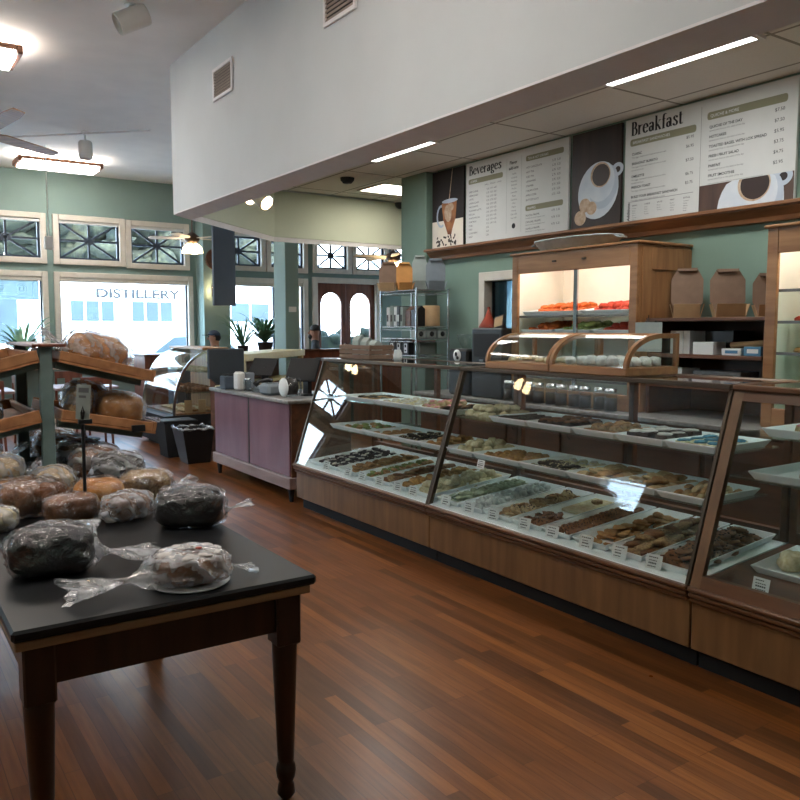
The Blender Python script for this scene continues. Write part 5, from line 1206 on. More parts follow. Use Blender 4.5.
# wicker crate and small plant on the far display case
t = thing('wooden_crate', 'brown slatted wooden crate on top of the far display case', 'crate', (3.58, 5.85, 1.291))
b = MB()
for z in (1.292, 1.332, 1.372):
    b.box(3.46, 3.472, 5.6, 6.1, z, z + .034, .002); b.box(3.69, 3.702, 5.6, 6.1, z, z + .034, .002); b.box(3.472, 3.69, 5.6, 5.612, z, z + .034, .002); b.box(3.472, 3.69, 6.088, 6.1, z, z + .034, .002)
b.build('slat', M['card'], t)
b = MB()
for x in (3.474, 3.676):
    for y in (5.613, 6.073): b.box(x, x + .014, y, y + .014, 1.292, 1.408)
b.build('corner_post', M['walnut'], t)
b = MB(); b.box(3.472, 3.69, 5.612, 6.088, 1.2915, 1.297); b.build('bottom', M['walnut'], t)
for k in range(3):
    y = 5.7 + .13 * k
    t = bagthing('paper_bag', 'pale paper packet standing in the wooden crate, ' + ('the nearest', 'the middle one', 'the farthest')[k], 3.58, y, 1.2975, .1, .08, .15 + .02 * k, M['cardwhite'])
# ------------------------------------------------------------------ register counter
t = thing('register_counter', 'service counter with plum front panels and a pale wooden rim, carrying the registers', 'counter', (3.4, 7.2, 0))
for y in (6.4, 8.12):
    for x in (3.13, 3.68):
        b = MB(); b.lathe([(.018, .001), (.03, .12)], (x, y, 0), 12); b.build('leg', M['blackm'], t)
b = MB(); b.box(3.08, 3.74, 6.33, 8.2, .12, .225, .006); b.build('bottom_rim', M['counterrim'], t)
b = MB(); b.box(3.115, 3.72, 6.35, 8.18, .225, .885); b.build('carcass', M['walnut'], t)
for y0, y1 in ((6.37, 7.25), (7.28, 8.16)):
    b = MB(); b.box(3.1, 3.115, y0, y1, .23, .88, .003); b.build('front_panel', M['laminate'], t)
b = MB(); b.box(3.1, 3.116, 7.255, 7.275, .23, .88); b.build('centre_strip', M['blackm'], t)
b = MB(); b.box(3.06, 3.76, 6.31, 8.22, .885, .92, .006); b.build('countertop', M['countertop'], t)
ct = .921
def dev(name, label, cat, x, y, parts):
    t = thing(name, label, cat, (x, y, ct))
    for pn, fn, m in parts:
        b = MB(); fn(b); b.build(pn, m, t)
    return t
def tiltbox(x, y, z, rx, ry, rz, s, c=.006):
    return Matrix.Translation((x, y, z)) @ Matrix.Rotation(rz, 4, 'Z') @ Matrix.Rotation(ry, 4, 'Y') @ Matrix.Rotation(rx, 4, 'X')
M['monitor'] = mat('monitor_grey', '#333b41', .6, var=.06)
# big monitor seen from the back at the far end
def f1(b): b.box(2.98, 3.38, 8.0, 8.045, 1.02, 1.335, .012); b.prism([(3.0, 1.03), (3.36, 1.03), (3.32, .96), (3.08, .96)], 8.0, 8.04, 'y')
dev('monitor', 'large dark register monitor seen from behind at the far end of the counter', 'monitor', 3.22, 8.02, [('housing', f1, M['monitor']), ('stand', lambda b: (b.box(3.18, 3.26, 8.0, 8.06, ct + .012, 1.0), b.box(3.1, 3.34, 7.93, 8.11, ct, ct + .014, .004)), M['black'])])
dev('receipt_printer', 'dark grey receipt printer before the large monitor', 'printer', 3.14, 7.86, [('body', lambda b: b.box(3.07, 3.24, 7.8, 7.93, ct, 1.06, .012), M['slate']), ('paper_cover', lambda b: b.box(3.08, 3.23, 7.81, 7.9, 1.06, 1.075, .005), M['black'])])
dev('card_terminal', 'white cube-shaped register back beside the grey printer', 'terminal', 3.2, 7.62, [('body', lambda b: b.box(3.12, 3.2, 7.55, 7.69, ct, 1.11, .02), M['white_plastic']), ('clear_side', lambda b: b.box(3.2, 3.3, 7.55, 7.69, ct, 1.1, .01), M['cardgrey'])])
def f3(b): b.M = tiltbox(3.42, 7.62, 1.15, 0, radians(-45), radians(38), 1); b.box(-.12, .12, -.14, .14, -.008, .008, .004)
dev('touch_screen', 'black touch screen sloping back above the phone', 'touch screen', 3.45, 7.62, [('panel', f3, M['blackm']), ('stand', lambda b: (b.box(3.42, 3.46, 7.58, 7.66, ct, 1.15), b.box(3.36, 3.54, 7.54, 7.7, ct, ct + .014, .004)), M['black'])])
dev('telephone', 'black desk telephone with a coiled cord on the counter', 'telephone', 3.3, 7.3, [('base', lambda b: b.prism([(3.2, ct), (3.42, ct), (3.42, 1.0), (3.2, .955)], 7.18, 7.4, 'y'), M['black']), ('handset', lambda b: b.tube([(3.22, 7.37, .99), (3.26, 7.37, 1.02), (3.36, 7.37, 1.035), (3.4, 7.37, 1.02)], [.03, .02, .02, .03], 8), M['black']), ('red_tag', lambda b: b.box(3.24, 3.38, 7.2, 7.3, .985, 1.0), M['red'])])
t = thing('glass_jar', 'short glass jar beside the telephone', 'jar', (3.18, 7.46, ct)); b = MB(); b.lathe([(0, .001), (.04, .001), (.042, .1), (.036, .115)], (3.18, 7.46, ct), 14); b.build('glass_body', M['jarglass'], t); b = MB(); b.lathe([(.038, .115), (.038, .13), (0, .132)], (3.18, 7.46, ct), 14); b.build('lid', M['chrome'], t)
dev('card_printer', 'blue-grey printer with rounded edges in the middle of the counter', 'printer', 3.25, 6.98, [('body', lambda b: b.box(3.12, 3.34, 6.84, 7.06, ct, 1.03, .025), M['cardgrey']), ('paper_slot', lambda b: b.box(3.14, 3.32, 6.9, 6.94, 1.03, 1.034), M['black'])])
t = thing('tip_jar', 'clear drum-shaped container with a white front beside the tilted screen', 'container', (3.22, 6.62, ct))
b = MB(); b.M = Matrix.Translation((3.24, 6.62, ct + .09)) @ Matrix.Rotation(pi / 2, 4, 'Y'); b.lathe([(0, -.06), (.088, -.06), (.088, .08), (0, .08)], n=22); b.build('drum', M['jarglass'], t)
b = MB(); b.M = Matrix.Translation((3.24, 6.62, ct + .09)) @ Matrix.Rotation(pi / 2, 4, 'Y'); b.lathe([(0, -.085), (.07, -.085), (.085, -.075), (.085, -.061), (0, -.061)], n=22); b.build('front_cap', M['paper'], t)
b = MB(); b.M = Matrix.Translation((3.24, 6.62, ct + .09)) @ Matrix.Rotation(pi / 2, 4, 'Y'); b.lathe([(0, -.05), (.07, -.05), (.07, .05), (0, .05)], n=16); b.build('contents', M['jarfill'], t)
def f4(b): b.M = tiltbox(3.42, 6.72, 1.16, 0, radians(-52), radians(42), 1); b.box(-.13, .13, -.15, .15, -.012, .012, .006)
def f4b(b): b.M = tiltbox(3.42, 6.72, 1.16, 0, radians(-52), radians(42), 1); b.box(-.115, .115, -.135, .135, .0125, .0135)
dev('touch_screen', 'tilted black register screen at the near end of the counter', 'touch screen', 3.45, 6.72, [('panel', f4, M['blackm']), ('screen', f4b, M['blackm']), ('stand', lambda b: (b.box(3.44, 3.48, 6.66, 6.76, ct, 1.14), b.box(3.38, 3.58, 6.62, 6.8, ct, ct + .016, .004)), M['black'])])
def f5(b): b.prism([(3.5, 1.27), (3.5, 1.28), (3.74, 1.22), (3.74, 1.205)], 6.42, 6.62, 'y'); b.box(3.7, 3.73, 6.5, 6.54, ct, 1.21); b.box(3.62, 3.75, 6.45, 6.6, ct, ct + .012)
dev('customer_display', 'thin dark display board sloping behind the tilted screen', 'display', 3.62, 6.52, [('board', f5, M['blackm'])])

# ------------------------------------------------------------------ curved bakery case and diagonal counter beyond it
t = thing('bakery_case', 'curved-glass bakery case with a black base beyond the register counter', 'display case', (3.55, 10.5, 0))
b = MB(); b.prism([(3.17, .06), (3.9, .06), (3.95, .45), (3.08, .45)], 9.85, 11.2, 'y'); b.box(3.25, 3.85, 9.95, 11.1, 0, .06); b.build('base', M['blackm'], t)
def cpts(ins): return [(3.92 - (3.92 - 3.2 - ins) * (cos(pi / 2 * k / 12) ** .7), .45 + (1.29 - .45 - ins) * sin(pi / 2 * k / 12)) for k in range(13)]
A, B = cpts(0), cpts(.03)
for ya in (9.86, 11.165):
    b = MB()
    for k in range(12): b.prism([A[k], A[k + 1], B[k + 1], B[k]], ya, ya + .025, 'y')
    b.build('end_trim', M['chrome'], t)
    b = MB(); b.prism([(B[0][0], .452)] + B[1:] + [(3.92, .452)], ya + .01, ya + .015, 'y'); b.build('end_glass', M['glass'], t)
b = MB(); A, B = cpts(.004), cpts(.01)
b.shell(A, B, 9.885, 11.165)
b.build('curved_glass', M['winglass'], t)
b = MB(); b.box(3.9, 3.95, 9.86, 11.19, .45, 1.27); b.box(3.6, 3.95, 9.86, 11.19, 1.27, 1.3, .006); b.build('back', M['oak'], t)
for z, xx in ((.72, 3.4), (.98, 3.55)):
    b = MB(); b.box(xx, 3.895, 9.89, 11.16, z, z + .012); b.build('shelf', M['shelfglass'], t)
b = MB(); b.box(3.25, 3.89, 9.89, 11.16, .452, .475); b.build('deck', M['oak'], t)
place(P_('round'), [(3.4 + .11 * (k % 4), 9.98 + .13 * (k // 4), .478 + .004 * (k % 3), k, 1.5) for k in range(28)], 'round pale pastry on the deck of the curved bakery case', 'pastry', 'pastries on the curved case deck')
place(P_('loafcake'), [(3.62 + .12 * (k % 2), 9.98 + .17 * (k // 2), .734, .2, .8) for k in range(12)], 'brown loaf on the lower shelf of the curved bakery case', 'bread', 'loaves in the curved case')
place(P_('cream'), [(3.66 + .1 * (k % 2), 9.98 + .17 * (k // 2), .993, k, 1.1) for k in range(12)], 'pale pastry on the top shelf of the curved bakery case', 'pastry', 'pastries on the curved case top shelf')
for k, (x, z) in enumerate(((3.42, .475), (3.6, .475))):
    t = thing('price_card', 'cream price card in the curved bakery case, ' + ('the left one', 'the right one')[k], 'price card', (x, 9.93, z)); b = MB(); b.prism([(9.91, z), (9.93, z), (9.925, z + .16), (9.92, z + .16)], x - .05, x + .05, 'x'); b.build('card', M['cardlight'], t)
# diagonal counter
DG = Matrix.Translation((3.77, 8.9, 0)) @ Matrix.Rotation(radians(45), 4, 'Z')          # local x along the counter, local +y away
t = thing('diagonal_counter', 'cream-topped counter running diagonally under the bulkhead', 'counter', (4.5, 9.7, 0))
L = 2.3
b = MB(); b.M = DG; b.box(0, L, 0, .5, 1.15, 1.24, .006); b.build('top', M['creamcounter'], t)
for x0, x1 in ((.02, .08), (.75, .81), (L - .08, L - .02)):
    b = MB(); b.M = DG; b.box(x0, x1, .02, .08, 0, 1.15); b.build('post', M['creamcounter'], t)
b = MB(); b.M = DG; b.box(.02, L - .02, .4, .46, 0, 1.15); b.build('front_board', M['walnut'], t)
for z in (.86, .5):
    b = MB(); b.M = DG; b.box(.02, L - .02, .08, .4, z - .02, z); b.build('shelf', M['creamcounter'], t)
t = thing('trash_bin', 'black trash bin with a liner folded over its rim before the curved case', 'trash bin', (3.16, 8.95, 0))
b = MB(); P0 = [(3.03, 8.84), (3.29, 8.84), (3.29, 9.12), (3.03, 9.12)]; P1 = [(2.96, 8.8), (3.33, 8.8), (3.33, 9.18), (2.96, 9.18)]
v = [(x, y, .001) for x, y in P0] + [(x, y, .4) for x, y in P1] + [(3.145 + (x - 3.145) * .94, 8.99 + (y - 8.99) * .94, .4) for x, y in P1] + [(3.145 + (x - 3.145) * .9, 8.99 + (y - 8.99) * .9, .05) for x, y in P0]
f = [(3, 2, 1, 0)] + [(k * 4 + i, k * 4 + (i + 1) % 4, k * 4 + 4 + (i + 1) % 4, k * 4 + 4 + i) for k in range(3) for i in range(4)] + [(12, 13, 14, 15)]
b.add(v, f); b.build('bin', M['black'], t)
b = MB(); pts = []
for i in range(33):
    k = i / 32 * 4; s = int(k) % 4; u = k - int(k); p = Vector(P1[s]).lerp(Vector(P1[(s + 1) % 4]), u); pts.append((p.x, p.y, .4 + .012 * sin(i * 2.1)))
b.tube(pts, [.014 + .006 * sin(i * 1.3) for i in range(33)], 6, caps=False); b.build('liner', M['bagw'], t)
t = thing('trash_bin', 'low black bin behind the liner-topped bin, against the curved case', 'trash bin', (3.12, 9.5, 0)); b = MB(); b.prism([(2.98, .001), (3.3, .001), (3.34, .42), (2.94, .42)], 9.4, 9.7, 'y'); b.build('bin', M['blackm'], t); b = MB(); b.box(2.93, 3.35, 9.39, 9.71, .42, .445, .01); b.build('rim', M['blackm'], t)

# ------------------------------------------------------------------ people
def person(label, x, y, z, rz, skel, edges, mats, hair, cap=None, seat=None):
    """one skinned body; skel = {name:(pos, radius)}; faces coloured by height for clothes and skin"""
    t = thing('person', label, 'person', (x, y, z))
    names = list(skel); me = bpy.data.meshes.new('body'); me.from_pydata([skel[n][0] for n in names], [(names.index(a), names.index(c)) for a, c in edges], [])
    o = bpy.data.objects.new('body', me); COL.objects.link(o)
    md = o.modifiers.new('s', 'SKIN'); md.use_smooth_shade = True
    for i, n in enumerate(names):
        r = skel[n][1]; r = r if isinstance(r, tuple) else (r, r); me.skin_vertices[0].data[i].radius = r; me.skin_vertices[0].data[i].use_root = (i == 0)
    o.modifiers.new('u', 'SUBSURF').levels = 2
    m2 = bpy.data.meshes.new_from_object(o.evaluated_get(bpy.context.evaluated_depsgraph_get()))
    o.modifiers.clear(); o.data = m2
    for m in mats: m2.materials.append(m)
    neck = skel['neck'][0][2]; hip = skel['pelvis'][0][2]
    for p in m2.polygons:
        c = p.center
        hand = min((c - Vector(skel[h][0])).length for h in ('hand_l', 'hand_r')) < .07
        p.material_index = 0 if (c.z > neck + .01 or hand) else (1 if c.z > hip + .03 else 2)
    M4 = Matrix.Rotation(rz, 4, 'Z')
    m2.transform(M4); o.parent = t; o.name = 'body'
    hd = Vector(skel['head'][0])
    def part(nm, fn, m):
        b = MB(); b.M = Matrix.Translation((x, y, z)) @ M4; fn(b, hd); return b.build(nm, m, t)
    part('hair', hair, M['hair'])
    part('nose', lambda b, h: b.ell((h.x + .088, h.y, h.z - .015), (.018, .014, .022), 8, 5), M['skin'])
    part('ear', lambda b, h: (b.ell((h.x - .005, h.y + .076, h.z - .01), (.02, .012, .03), 8, 5), b.ell((h.x - .005, h.y - .076, h.z - .01), (.02, .012, .03), 8, 5)), M['skin'])
    part('eye', lambda b, h: (b.ell((h.x + .078, h.y + .03, h.z + .015), (.008, .012, .008), 8, 5), b.ell((h.x + .078, h.y - .03, h.z + .015), (.008, .012, .008), 8, 5)), M['ink'])
    if cap: part('cap', cap, M['cap'])
    return t
def sit_skel(h):
    return {'pelvis': ((0, 0, h + .1), (.15, .13)), 'waist': ((.01, 0, h + .28), (.15, .12)), 'chest': ((.02, 0, h + .48), (.18, .13)), 'neck': ((.03, 0, h + .64), .055), 'head': ((.05, 0, h + .78), (.085, .095)), 'crown': ((.04, 0, h + .85), (.07, .08)),
            'shoulder_l': ((.02, .18, h + .55), .06), 'elbow_l': ((.12, .25, h + .3), .043), 'hand_l': ((.34, .14, h + .3), .035), 'shoulder_r': ((.02, -.18, h + .55), .06), 'elbow_r': ((.12, -.25, h + .3), .043), 'hand_r': ((.34, -.14, h + .3), .035),
            'thigh_l': ((.08, .1, h + .095), .08), 'knee_l': ((.44, .12, h + .075), .062), 'foot_l': ((.42, .12, .06 if h < .6 else h - .4), .05), 'toe_l': ((.56, .12, .04 if h < .6 else h - .42), .04),
            'thigh_r': ((.08, -.1, h + .095), .08), 'knee_r': ((.44, -.12, h + .075), .062), 'foot_r': ((.42, -.12, .06 if h < .6 else h - .4), .05), 'toe_r': ((.56, -.12, .04 if h < .6 else h - .42), .04)}
SE = [('pelvis', 'waist'), ('waist', 'chest'), ('chest', 'neck'), ('neck', 'head'), ('head', 'crown')] + [e for s in 'lr' for e in (('chest', 'shoulder_' + s), ('shoulder_' + s, 'elbow_' + s), ('elbow_' + s, 'hand_' + s), ('pelvis', 'thigh_' + s), ('thigh_' + s, 'knee_' + s), ('knee_' + s, 'foot_' + s), ('foot_' + s, 'toe_' + s))]
def beard(b, h):
    b.ell((h.x - .02, h.y, h.z + .045), (.095, .092, .085), 14, 8, zmin=-.02); b.ell((h.x + .05, h.y, h.z - .075), (.05, .062, .05), 12, 7)
person('bearded person in a charcoal shirt seated facing left by the square column', 6.38, 12.0, 0, radians(150), sit_skel(.70), SE, [M['skin'], M['shirt'], M['trouser']], beard)
def capf(b, h):
    b.ell((h.x - .005, h.y, h.z + .035), (.1, .095, .085), 14, 8, zmin=0); b.prism([(h.x + .06, h.y - .07), (h.x + .17, h.y - .05), (h.x + .18, h.y), (h.x + .17, h.y + .05), (h.x + .06, h.y + .07)], h.z + .035, h.z + .045, 'z')
person('person in a dark cap facing left beyond the diagonal counter', 4.62, 12.0, 0, radians(165), sit_skel(.62), SE, [M['skin'], M['shirt'], M['trouser']], lambda b, h: b.ell((h.x - .03, h.y, h.z), (.08, .085, .07), 12, 7), capf)
def stool(x, y, h, label):
    t = thing('bar_stool', label, 'stool', (x, y, 0))
    b = MB(); b.lathe([(0, h - .04), (.17, h - .04), (.18, h - .02), (.17, h), (0, h)], (x, y, 0), 20); b.build('seat', M['walnut'], t)
    for k in range(4):
        a = pi / 4 + pi / 2 * k; b = MB(); b.tube([(x + .11 * cos(a), y + .11 * sin(a), h - .035), (x + .18 * cos(a), y + .18 * sin(a), .001)], .014, 8); b.build('leg', M['walnut'], t)
    b = MB(); b.tube([(x + .155 * cos(2 * pi * k / 20), y + .155 * sin(2 * pi * k / 20), h * .3) for k in range(21)], .008, 6, caps=False); b.build('foot_ring', M['bronze'], t)
stool(6.38, 12.0, .71, 'wooden stool under the bearded person'); stool(4.62, 12.0, .63, 'wooden stool under the person in the cap')

# ------------------------------------------------------------------ plants and cafe furniture by the windows
def plant(label, x, y, z, n, ln, wd, seed, spread=.9, potr=.1, poth=.16):
    t = thing('potted_plant', label, 'plant', (x, y, z)); r = random.Random(seed)
    b = MB(); b.lathe([(0, .001), (potr * .75, .001), (potr, poth * .9), (potr * 1.06, poth * .9), (potr * 1.06, poth), (potr * .9, poth), (potr * .88, poth * .85), (0, poth * .85)], (x, y, z), 18); b.build('pot', M['pot'], t)
    b = MB()
    for k in range(n):
        a = r.random() * 6.3; l = ln * (.6 + .5 * r.random()); up = .5 + .6 * r.random(); pts = []
        for i in range(7):
            u = i / 6; rad = spread * l * u * (1 - .15 * u); zz = z + poth * .85 + l * up * (u - .62 * u * u * (1.3 - up * .4)); pts.append(Vector((x + cos(a) * rad, y + sin(a) * rad, zz)))
        sd = Vector((-sin(a), cos(a), 0)); vs = []
        for i, p in enumerate(pts):
            w = wd * sin(pi * min(.97, .12 + i / 6 * .88)); vs += [p - sd * w, p + Vector((0, 0, -w * .3)), p + sd * w]
        fs = []
        for i in range(6): fs += [(i * 3, i * 3 + 1, i * 3 + 4, i * 3 + 3), (i * 3 + 1, i * 3 + 2, i * 3 + 5, i * 3 + 4)]
        b.add(vs, fs, True)
    b.build('foliage', M['leaf'], t)
    return t
def cafe_table(x, y, h, w, d, label, m='counterrim'):
    t = thing('cafe_table', label, 'table', (x, y, 0))
    b = MB(); b.box(x - w / 2, x + w / 2, y - d / 2, y + d / 2, h - .035, h, .006); b.build('tabletop', M[m], t)
    b = MB(); b.lathe([(.22, .001), (.22, .02), (.04, .05), (.03, .1), (.03, h - .06), (.1, h - .035)], (x, y, 0), 16); b.build('pedestal', M['blackm'], t)
def chair(x, y, rz, label):
    t = thing('cafe_chair', label, 'chair', (x, y, 0)); R = Matrix.Translation((x, y, 0)) @ Matrix.Rotation(rz, 4, 'Z')
    def p(nm, fn): b = MB(); b.M = R; fn(b); b.build(nm, M['walnutz'], t)
    p('seat', lambda b: b.box(-.2, .2, -.2, .2, .43, .46, .01))
    for sx in (-1, 1):
        for sy in (-1, 1): p('leg', lambda b: b.tube([(sx * .17, sy * .17, .43), (sx * .19, sy * .19, .001)], .016, 8))
    p('backrest', lambda b: (b.box(-.2, -.175, -.19, -.16, .46, .92), b.box(-.2, -.175, .16, .19, .46, .92), b.box(-.2, -.178, -.16, .16, .82, .92), b.box(-.198, -.18, -.05, .05, .46, .82)))
cafe_table(5.95, 13.35, 1.08, 1.1, .5, 'tall dark table under the window with three potted plants', 'walnut')
plant('spiky potted plant at the left on the tall table under the window', 5.64, 13.4, 1.081, 44, 1.25, .016, 3, .5)
plant('broad spiky potted plant in the middle of the tall window table', 6.02, 13.3, 1.081, 60, 1.1, .03, 5, .5, .14, .22)
plant('thin-leaved potted plant at the right end of the tall window table', 6.38, 13.4, 1.081, 40, 1.1, .016, 8, .45)
cafe_table(2.0, 13.2, 1.0, .9, .6, 'tall pale table under the left window with a leafy plant')
plant('leafy potted plant in the left window, above the bread rack', 2.05, 13.35, 1.001, 44, 1.1, .026, 12, .6)
plant('small bushy plant in a white pot before the arched doors', 6.05, 10.3, .96, 40, .33, .03, 21, .7, .09, .2)
# fix the bushy plant's table under it
cafe_table(6.05, 10.3, .959, .5, .5, 'small dark table carrying the bushy plant before the arched doors', 'walnut')
cafe_table(2.5, 11.6, .76, .8, .8, 'pale cafe table beyond the bread rack')
cafe_table(1.2, 11.4, .76, .8, .8, 'cafe table beyond the rack, farther left')
chair(2.5, 12.25, radians(-90), 'wooden cafe chair between the pale table and the windows'); chair(1.85, 11.6, radians(0), 'wooden cafe chair at the left side of the pale cafe table'); chair(2.5, 10.95, radians(90), 'wooden cafe chair at the near side of the pale cafe table'); chair(1.2, 10.75, radians(90), 'wooden cafe chair at the near side of the left cafe table')
t = thing('wooden_partition', 'dark red-brown wooden cabinet standing behind the bread rack', 'cabinet', (3.7, 12.4, 0))
b = MB(); b.box(3.55, 3.9, 12.2, 12.8, 0, 1.12, .01); b.build('body', M['walnutz'], t); b = MB(); b.box(3.53, 3.92, 12.18, 12.82, 1.12, 1.15, .006); b.build('top', M['walnut'], t); b = MB(); b.box(3.6, 3.85, 12.188, 12.2, .1, 1.02, .004); b.build('door', M['walnutz'], t)
t = thing('condiment_stand', 'pale grey machine on a dark stand by the large window', 'machine', (4.3, 12.6, 0))
b = MB(); b.box(4.1, 4.55, 12.4, 12.9, 0, .9, .01); b.build('stand', M['slate'], t); b = MB(); b.box(4.14, 4.5, 12.45, 12.85, .9, 1.24, .02); b.build('body', M['cardwhite'], t); b = MB(); b.box(4.2, 4.42, 12.445, 12.46, 1.0, 1.14, .004); b.build('window', M['ink'], t)

t = thing('booth_partition', 'low dark brown wooden partition before the arched doors', 'partition', (6.8, 10.95, 0))
b = MB(); b.box(5.5, 8.4, 10.9, 10.98, .001, 1.2, .006); b.build('panel', M['walnutz'], t)
b = MB(); b.box(5.48, 8.42, 10.87, 11.01, 1.2, 1.23, .006); b.build('cap', M['walnut'], t)

# ------------------------------------------------------------------ bread tables
def turned_leg(t, x, y, h):
    b = MB(); b.box(x - .042, x + .042, y - .042, y + .042, h - .17, h, .006)
    b.lathe([(.016, .001), (.03, .02), (.026, .05), (.022, .06), (.03, .075), (.034, .1), (.03, .12), (.024, .128), (.027, .14), (.04, .48), (.041, .53), (.036, .548), (.042, .56), (.038, .575), (.03, .582), (.034, .595), (.034, h - .17)], (x, y, 0), 20)
    b.build('leg', M['tablewood'], t)
def bread_table(y0, y1, label):
    x0, x1 = .285, 1.18
    t = thing('bread_table', label, 'table', ((x0 + x1) / 2, (y0 + y1) / 2, 0))
    b = MB(); b.box(x0, x1, y0, y1, .728, .76, .008); b.build('tabletop', M['tabletop'], t)
    b = MB(); b.box(x0 + .008, x1 - .02, y0 + .006, y1 - .006, .702, .728, .003); b.build('edge_strip', M['tablestrip'], t)
    for n, q in (('apron', (x0 + .06, x1 - .07, y0 + .045, y0 + .07)), ('apron', (x0 + .06, x1 - .07, y1 - .07, y1 - .045)), ('apron', (x0 + .045, x0 + .07, y0 + .07, y1 - .07)), ('apron', (x1 - .09, x1 - .065, y0 + .07, y1 - .07))):
        b = MB(); b.box(*q, .58, .702, .003); b.build(n, M['tablewood'], t)
    for x in (x0 + .07, x1 - .085):
        for y in (y0 + .07, y1 - .07): turned_leg(t, x, y, .702)
bread_table(2.235, 3.78, 'nearest dark wooden table with a black top and turned legs')
bread_table(3.80, 5.6, 'second black-topped table behind the first, carrying the bread rack')
TZ = .761

# rack on the second table: two posts, slanted trays in two tiers
t = thing('bread_rack', 'grey-green bread rack with slanted plywood trays on the second table', 'rack', (.78, 4.72, TZ))
for y, w in ((4.33, .04), (5.1, .04)):
    b = MB(); b.box(.735, .797, y, y + .045, TZ, 1.455, .004); b.build('post', M['rackgreen'], t)
    b = MB(); b.box(.68, .875, y + .005, y + .04, TZ, TZ + .03, .003); b.build('foot', M['rackgreen'], t)
def slant_tray(zc, zo, s, name):
    """tray from the post outwards, s = +1 right, -1 left"""
    xa, xb = .777 + s * .045, .777 + s * .52
    L = math.hypot(xb - xa, zc - zo); a = math.atan2(zo - zc, abs(xb - xa))
    R = Matrix.Translation((xa, 4.30, zc)) @ (Matrix.Rotation(0 if s > 0 else pi, 4, 'Z')) @ Matrix.Rotation(-a, 4, 'Y')
    y0, y1 = (0, .86) if s > 0 else (-.86, 0)
    b = MB(); b.M = R; b.box(0, L, y0, y1, -.006, .006); b.box(L - .02, L, y0, y1, .006, .058, .003); b.box(0, .02, y0 + .02, y1 - .02, .006, .05, .003)
    for q in ((y0, y0 + .02), (y1 - .02, y1)): b.box(0, L - .02, q[0], q[1], .006, .058, .003) if q[0] != y0 or s < 0 else b.box(0, L - .02, q[0], q[1], .006, .053, .003)
    b.build('tray', M['ply'], t)
    for yy in (y0 + .06, y1 - .1): b = MB(); b.M = R; b.box(0, L * .9, yy, yy + .04, -.04, -.006); b.build('bracket', M['rackgreen'], t)
    return R
RT = slant_tray(1.385, 1.265, 1, 'tray'); RTL = slant_tray(1.385, 1.265, -1, 'tray'); R2 = slant_tray(1.085, .985, 1, 'tray'); R2L = slant_tray(1.085, .985, -1, 'tray')
b = MB(); b.box(.70, .86, 4.31, 5.15, 1.455, 1.47, .003); b.build('top_board', M['walnutz'], t)
b = MB(); b.box(1.17, 1.24, 4.288, 4.2995, 1.0, 1.035); b.M = None; b.build('black_label', M['black'], t)

def bag(t, c, r, rz=0.0, seed=1.0, m='bag', tails=(), e=.75, nz=.13, zmin=None):
    """crinkled clear bag around a loaf; tails = [(direction angle, length, droop, width)]"""
    R = Matrix.Translation(c) @ Matrix.Rotation(rz, 4, 'Z')
    b = MB(); b.M = R; nu, nv = 60, 30; v = []; f = []
    def sp(x, p): return math.copysign(abs(x) ** p, x)
    for j in range(nv + 1):
        bb = -pi / 2 + pi * j / nv
        for i in range(nu):
            a = 2 * pi * i / nu; d = Vector((sp(cos(bb), e) * sp(cos(a), e), sp(cos(bb), e) * sp(sin(a), e), sp(sin(bb), e)))
            k = 1 + nz * (noise.noise(Vector((d.x * 2.1 + seed, d.y * 2.1, d.z * 2.1))) + .75 * (1 - 3 * abs(noise.noise(Vector((d.x * 3.5 + d.z * 4 + seed, d.y * 3.5 + d.z * 2.5, seed))))) * .5)
            p = Vector((d.x * r[0] * k, d.y * r[1] * k, d.z * r[2] * k))
            if p.z < -r[2] * .93: p.z = -r[2] * .93
            v.append(p)
    for j in range(nv):
        for i in range(nu): f.append((j * nu + i, j * nu + (i + 1) % nu, (j + 1) * nu + (i + 1) % nu, (j + 1) * nu + i))
    bb_ = MB(); bb_.M = R; bb_.add(v, f, True)
    for ang, ln, dz, wd in tails:
        b = MB(); b.M = R
        dx, dy = cos(ang), sin(ang); sd = Vector((-dy, dx, 0)); base = Vector((dx * r[0] * .93 * (abs(dx) + .001) + dx * r[1] * abs(dy) * .6, dy * r[1] * .95 * abs(dy) + dy * r[0] * abs(dx) * .3, -r[2] * .25 + .0))
        vs = []; n = 18; rows = 9
        for j in range(rows):
            u = j / (rows - 1); w = wd * (.75 * (1 - u * 3.2) ** 2 + .10 if u < .3125 else .10 + .95 * ((u - .3125) / .6875) ** .8); h = w * (.8 if u < .31 else .38)
            cc = base + Vector((dx, dy, 0)) * ln * u + Vector((0, 0, dz * u))
            for i in range(n):
                a = 2 * pi * i / n; k = 1 + .45 * noise.noise(Vector((cos(a) * 1.7 + seed, sin(a) * 1.7, u * 3 + seed)))
                q = cc + sd * (w * cos(a) * k) + Vector((0, 0, h * sin(a) * k)) + Vector((dx, dy, 0)) * (.25 * ln * u * noise.noise(Vector((cos(a) * 2, sin(a) * 2, seed))))
                if q.z < -r[2] * .92: q.z = -r[2] * .92 + .002 * (i % 3)
                vs.append(q)
        fs = []
        for j in range(rows - 1):
            for i in range(n): fs.append((j * n + i, j * n + (i + 1) % n, (j + 1) * n + (i + 1) % n, (j + 1) * n + i))
        b.add(vs, fs, True); b.build('bag_tail', M['bagw'], t)
    o = bb_.build('plastic_bag', M[m], t)
    return o
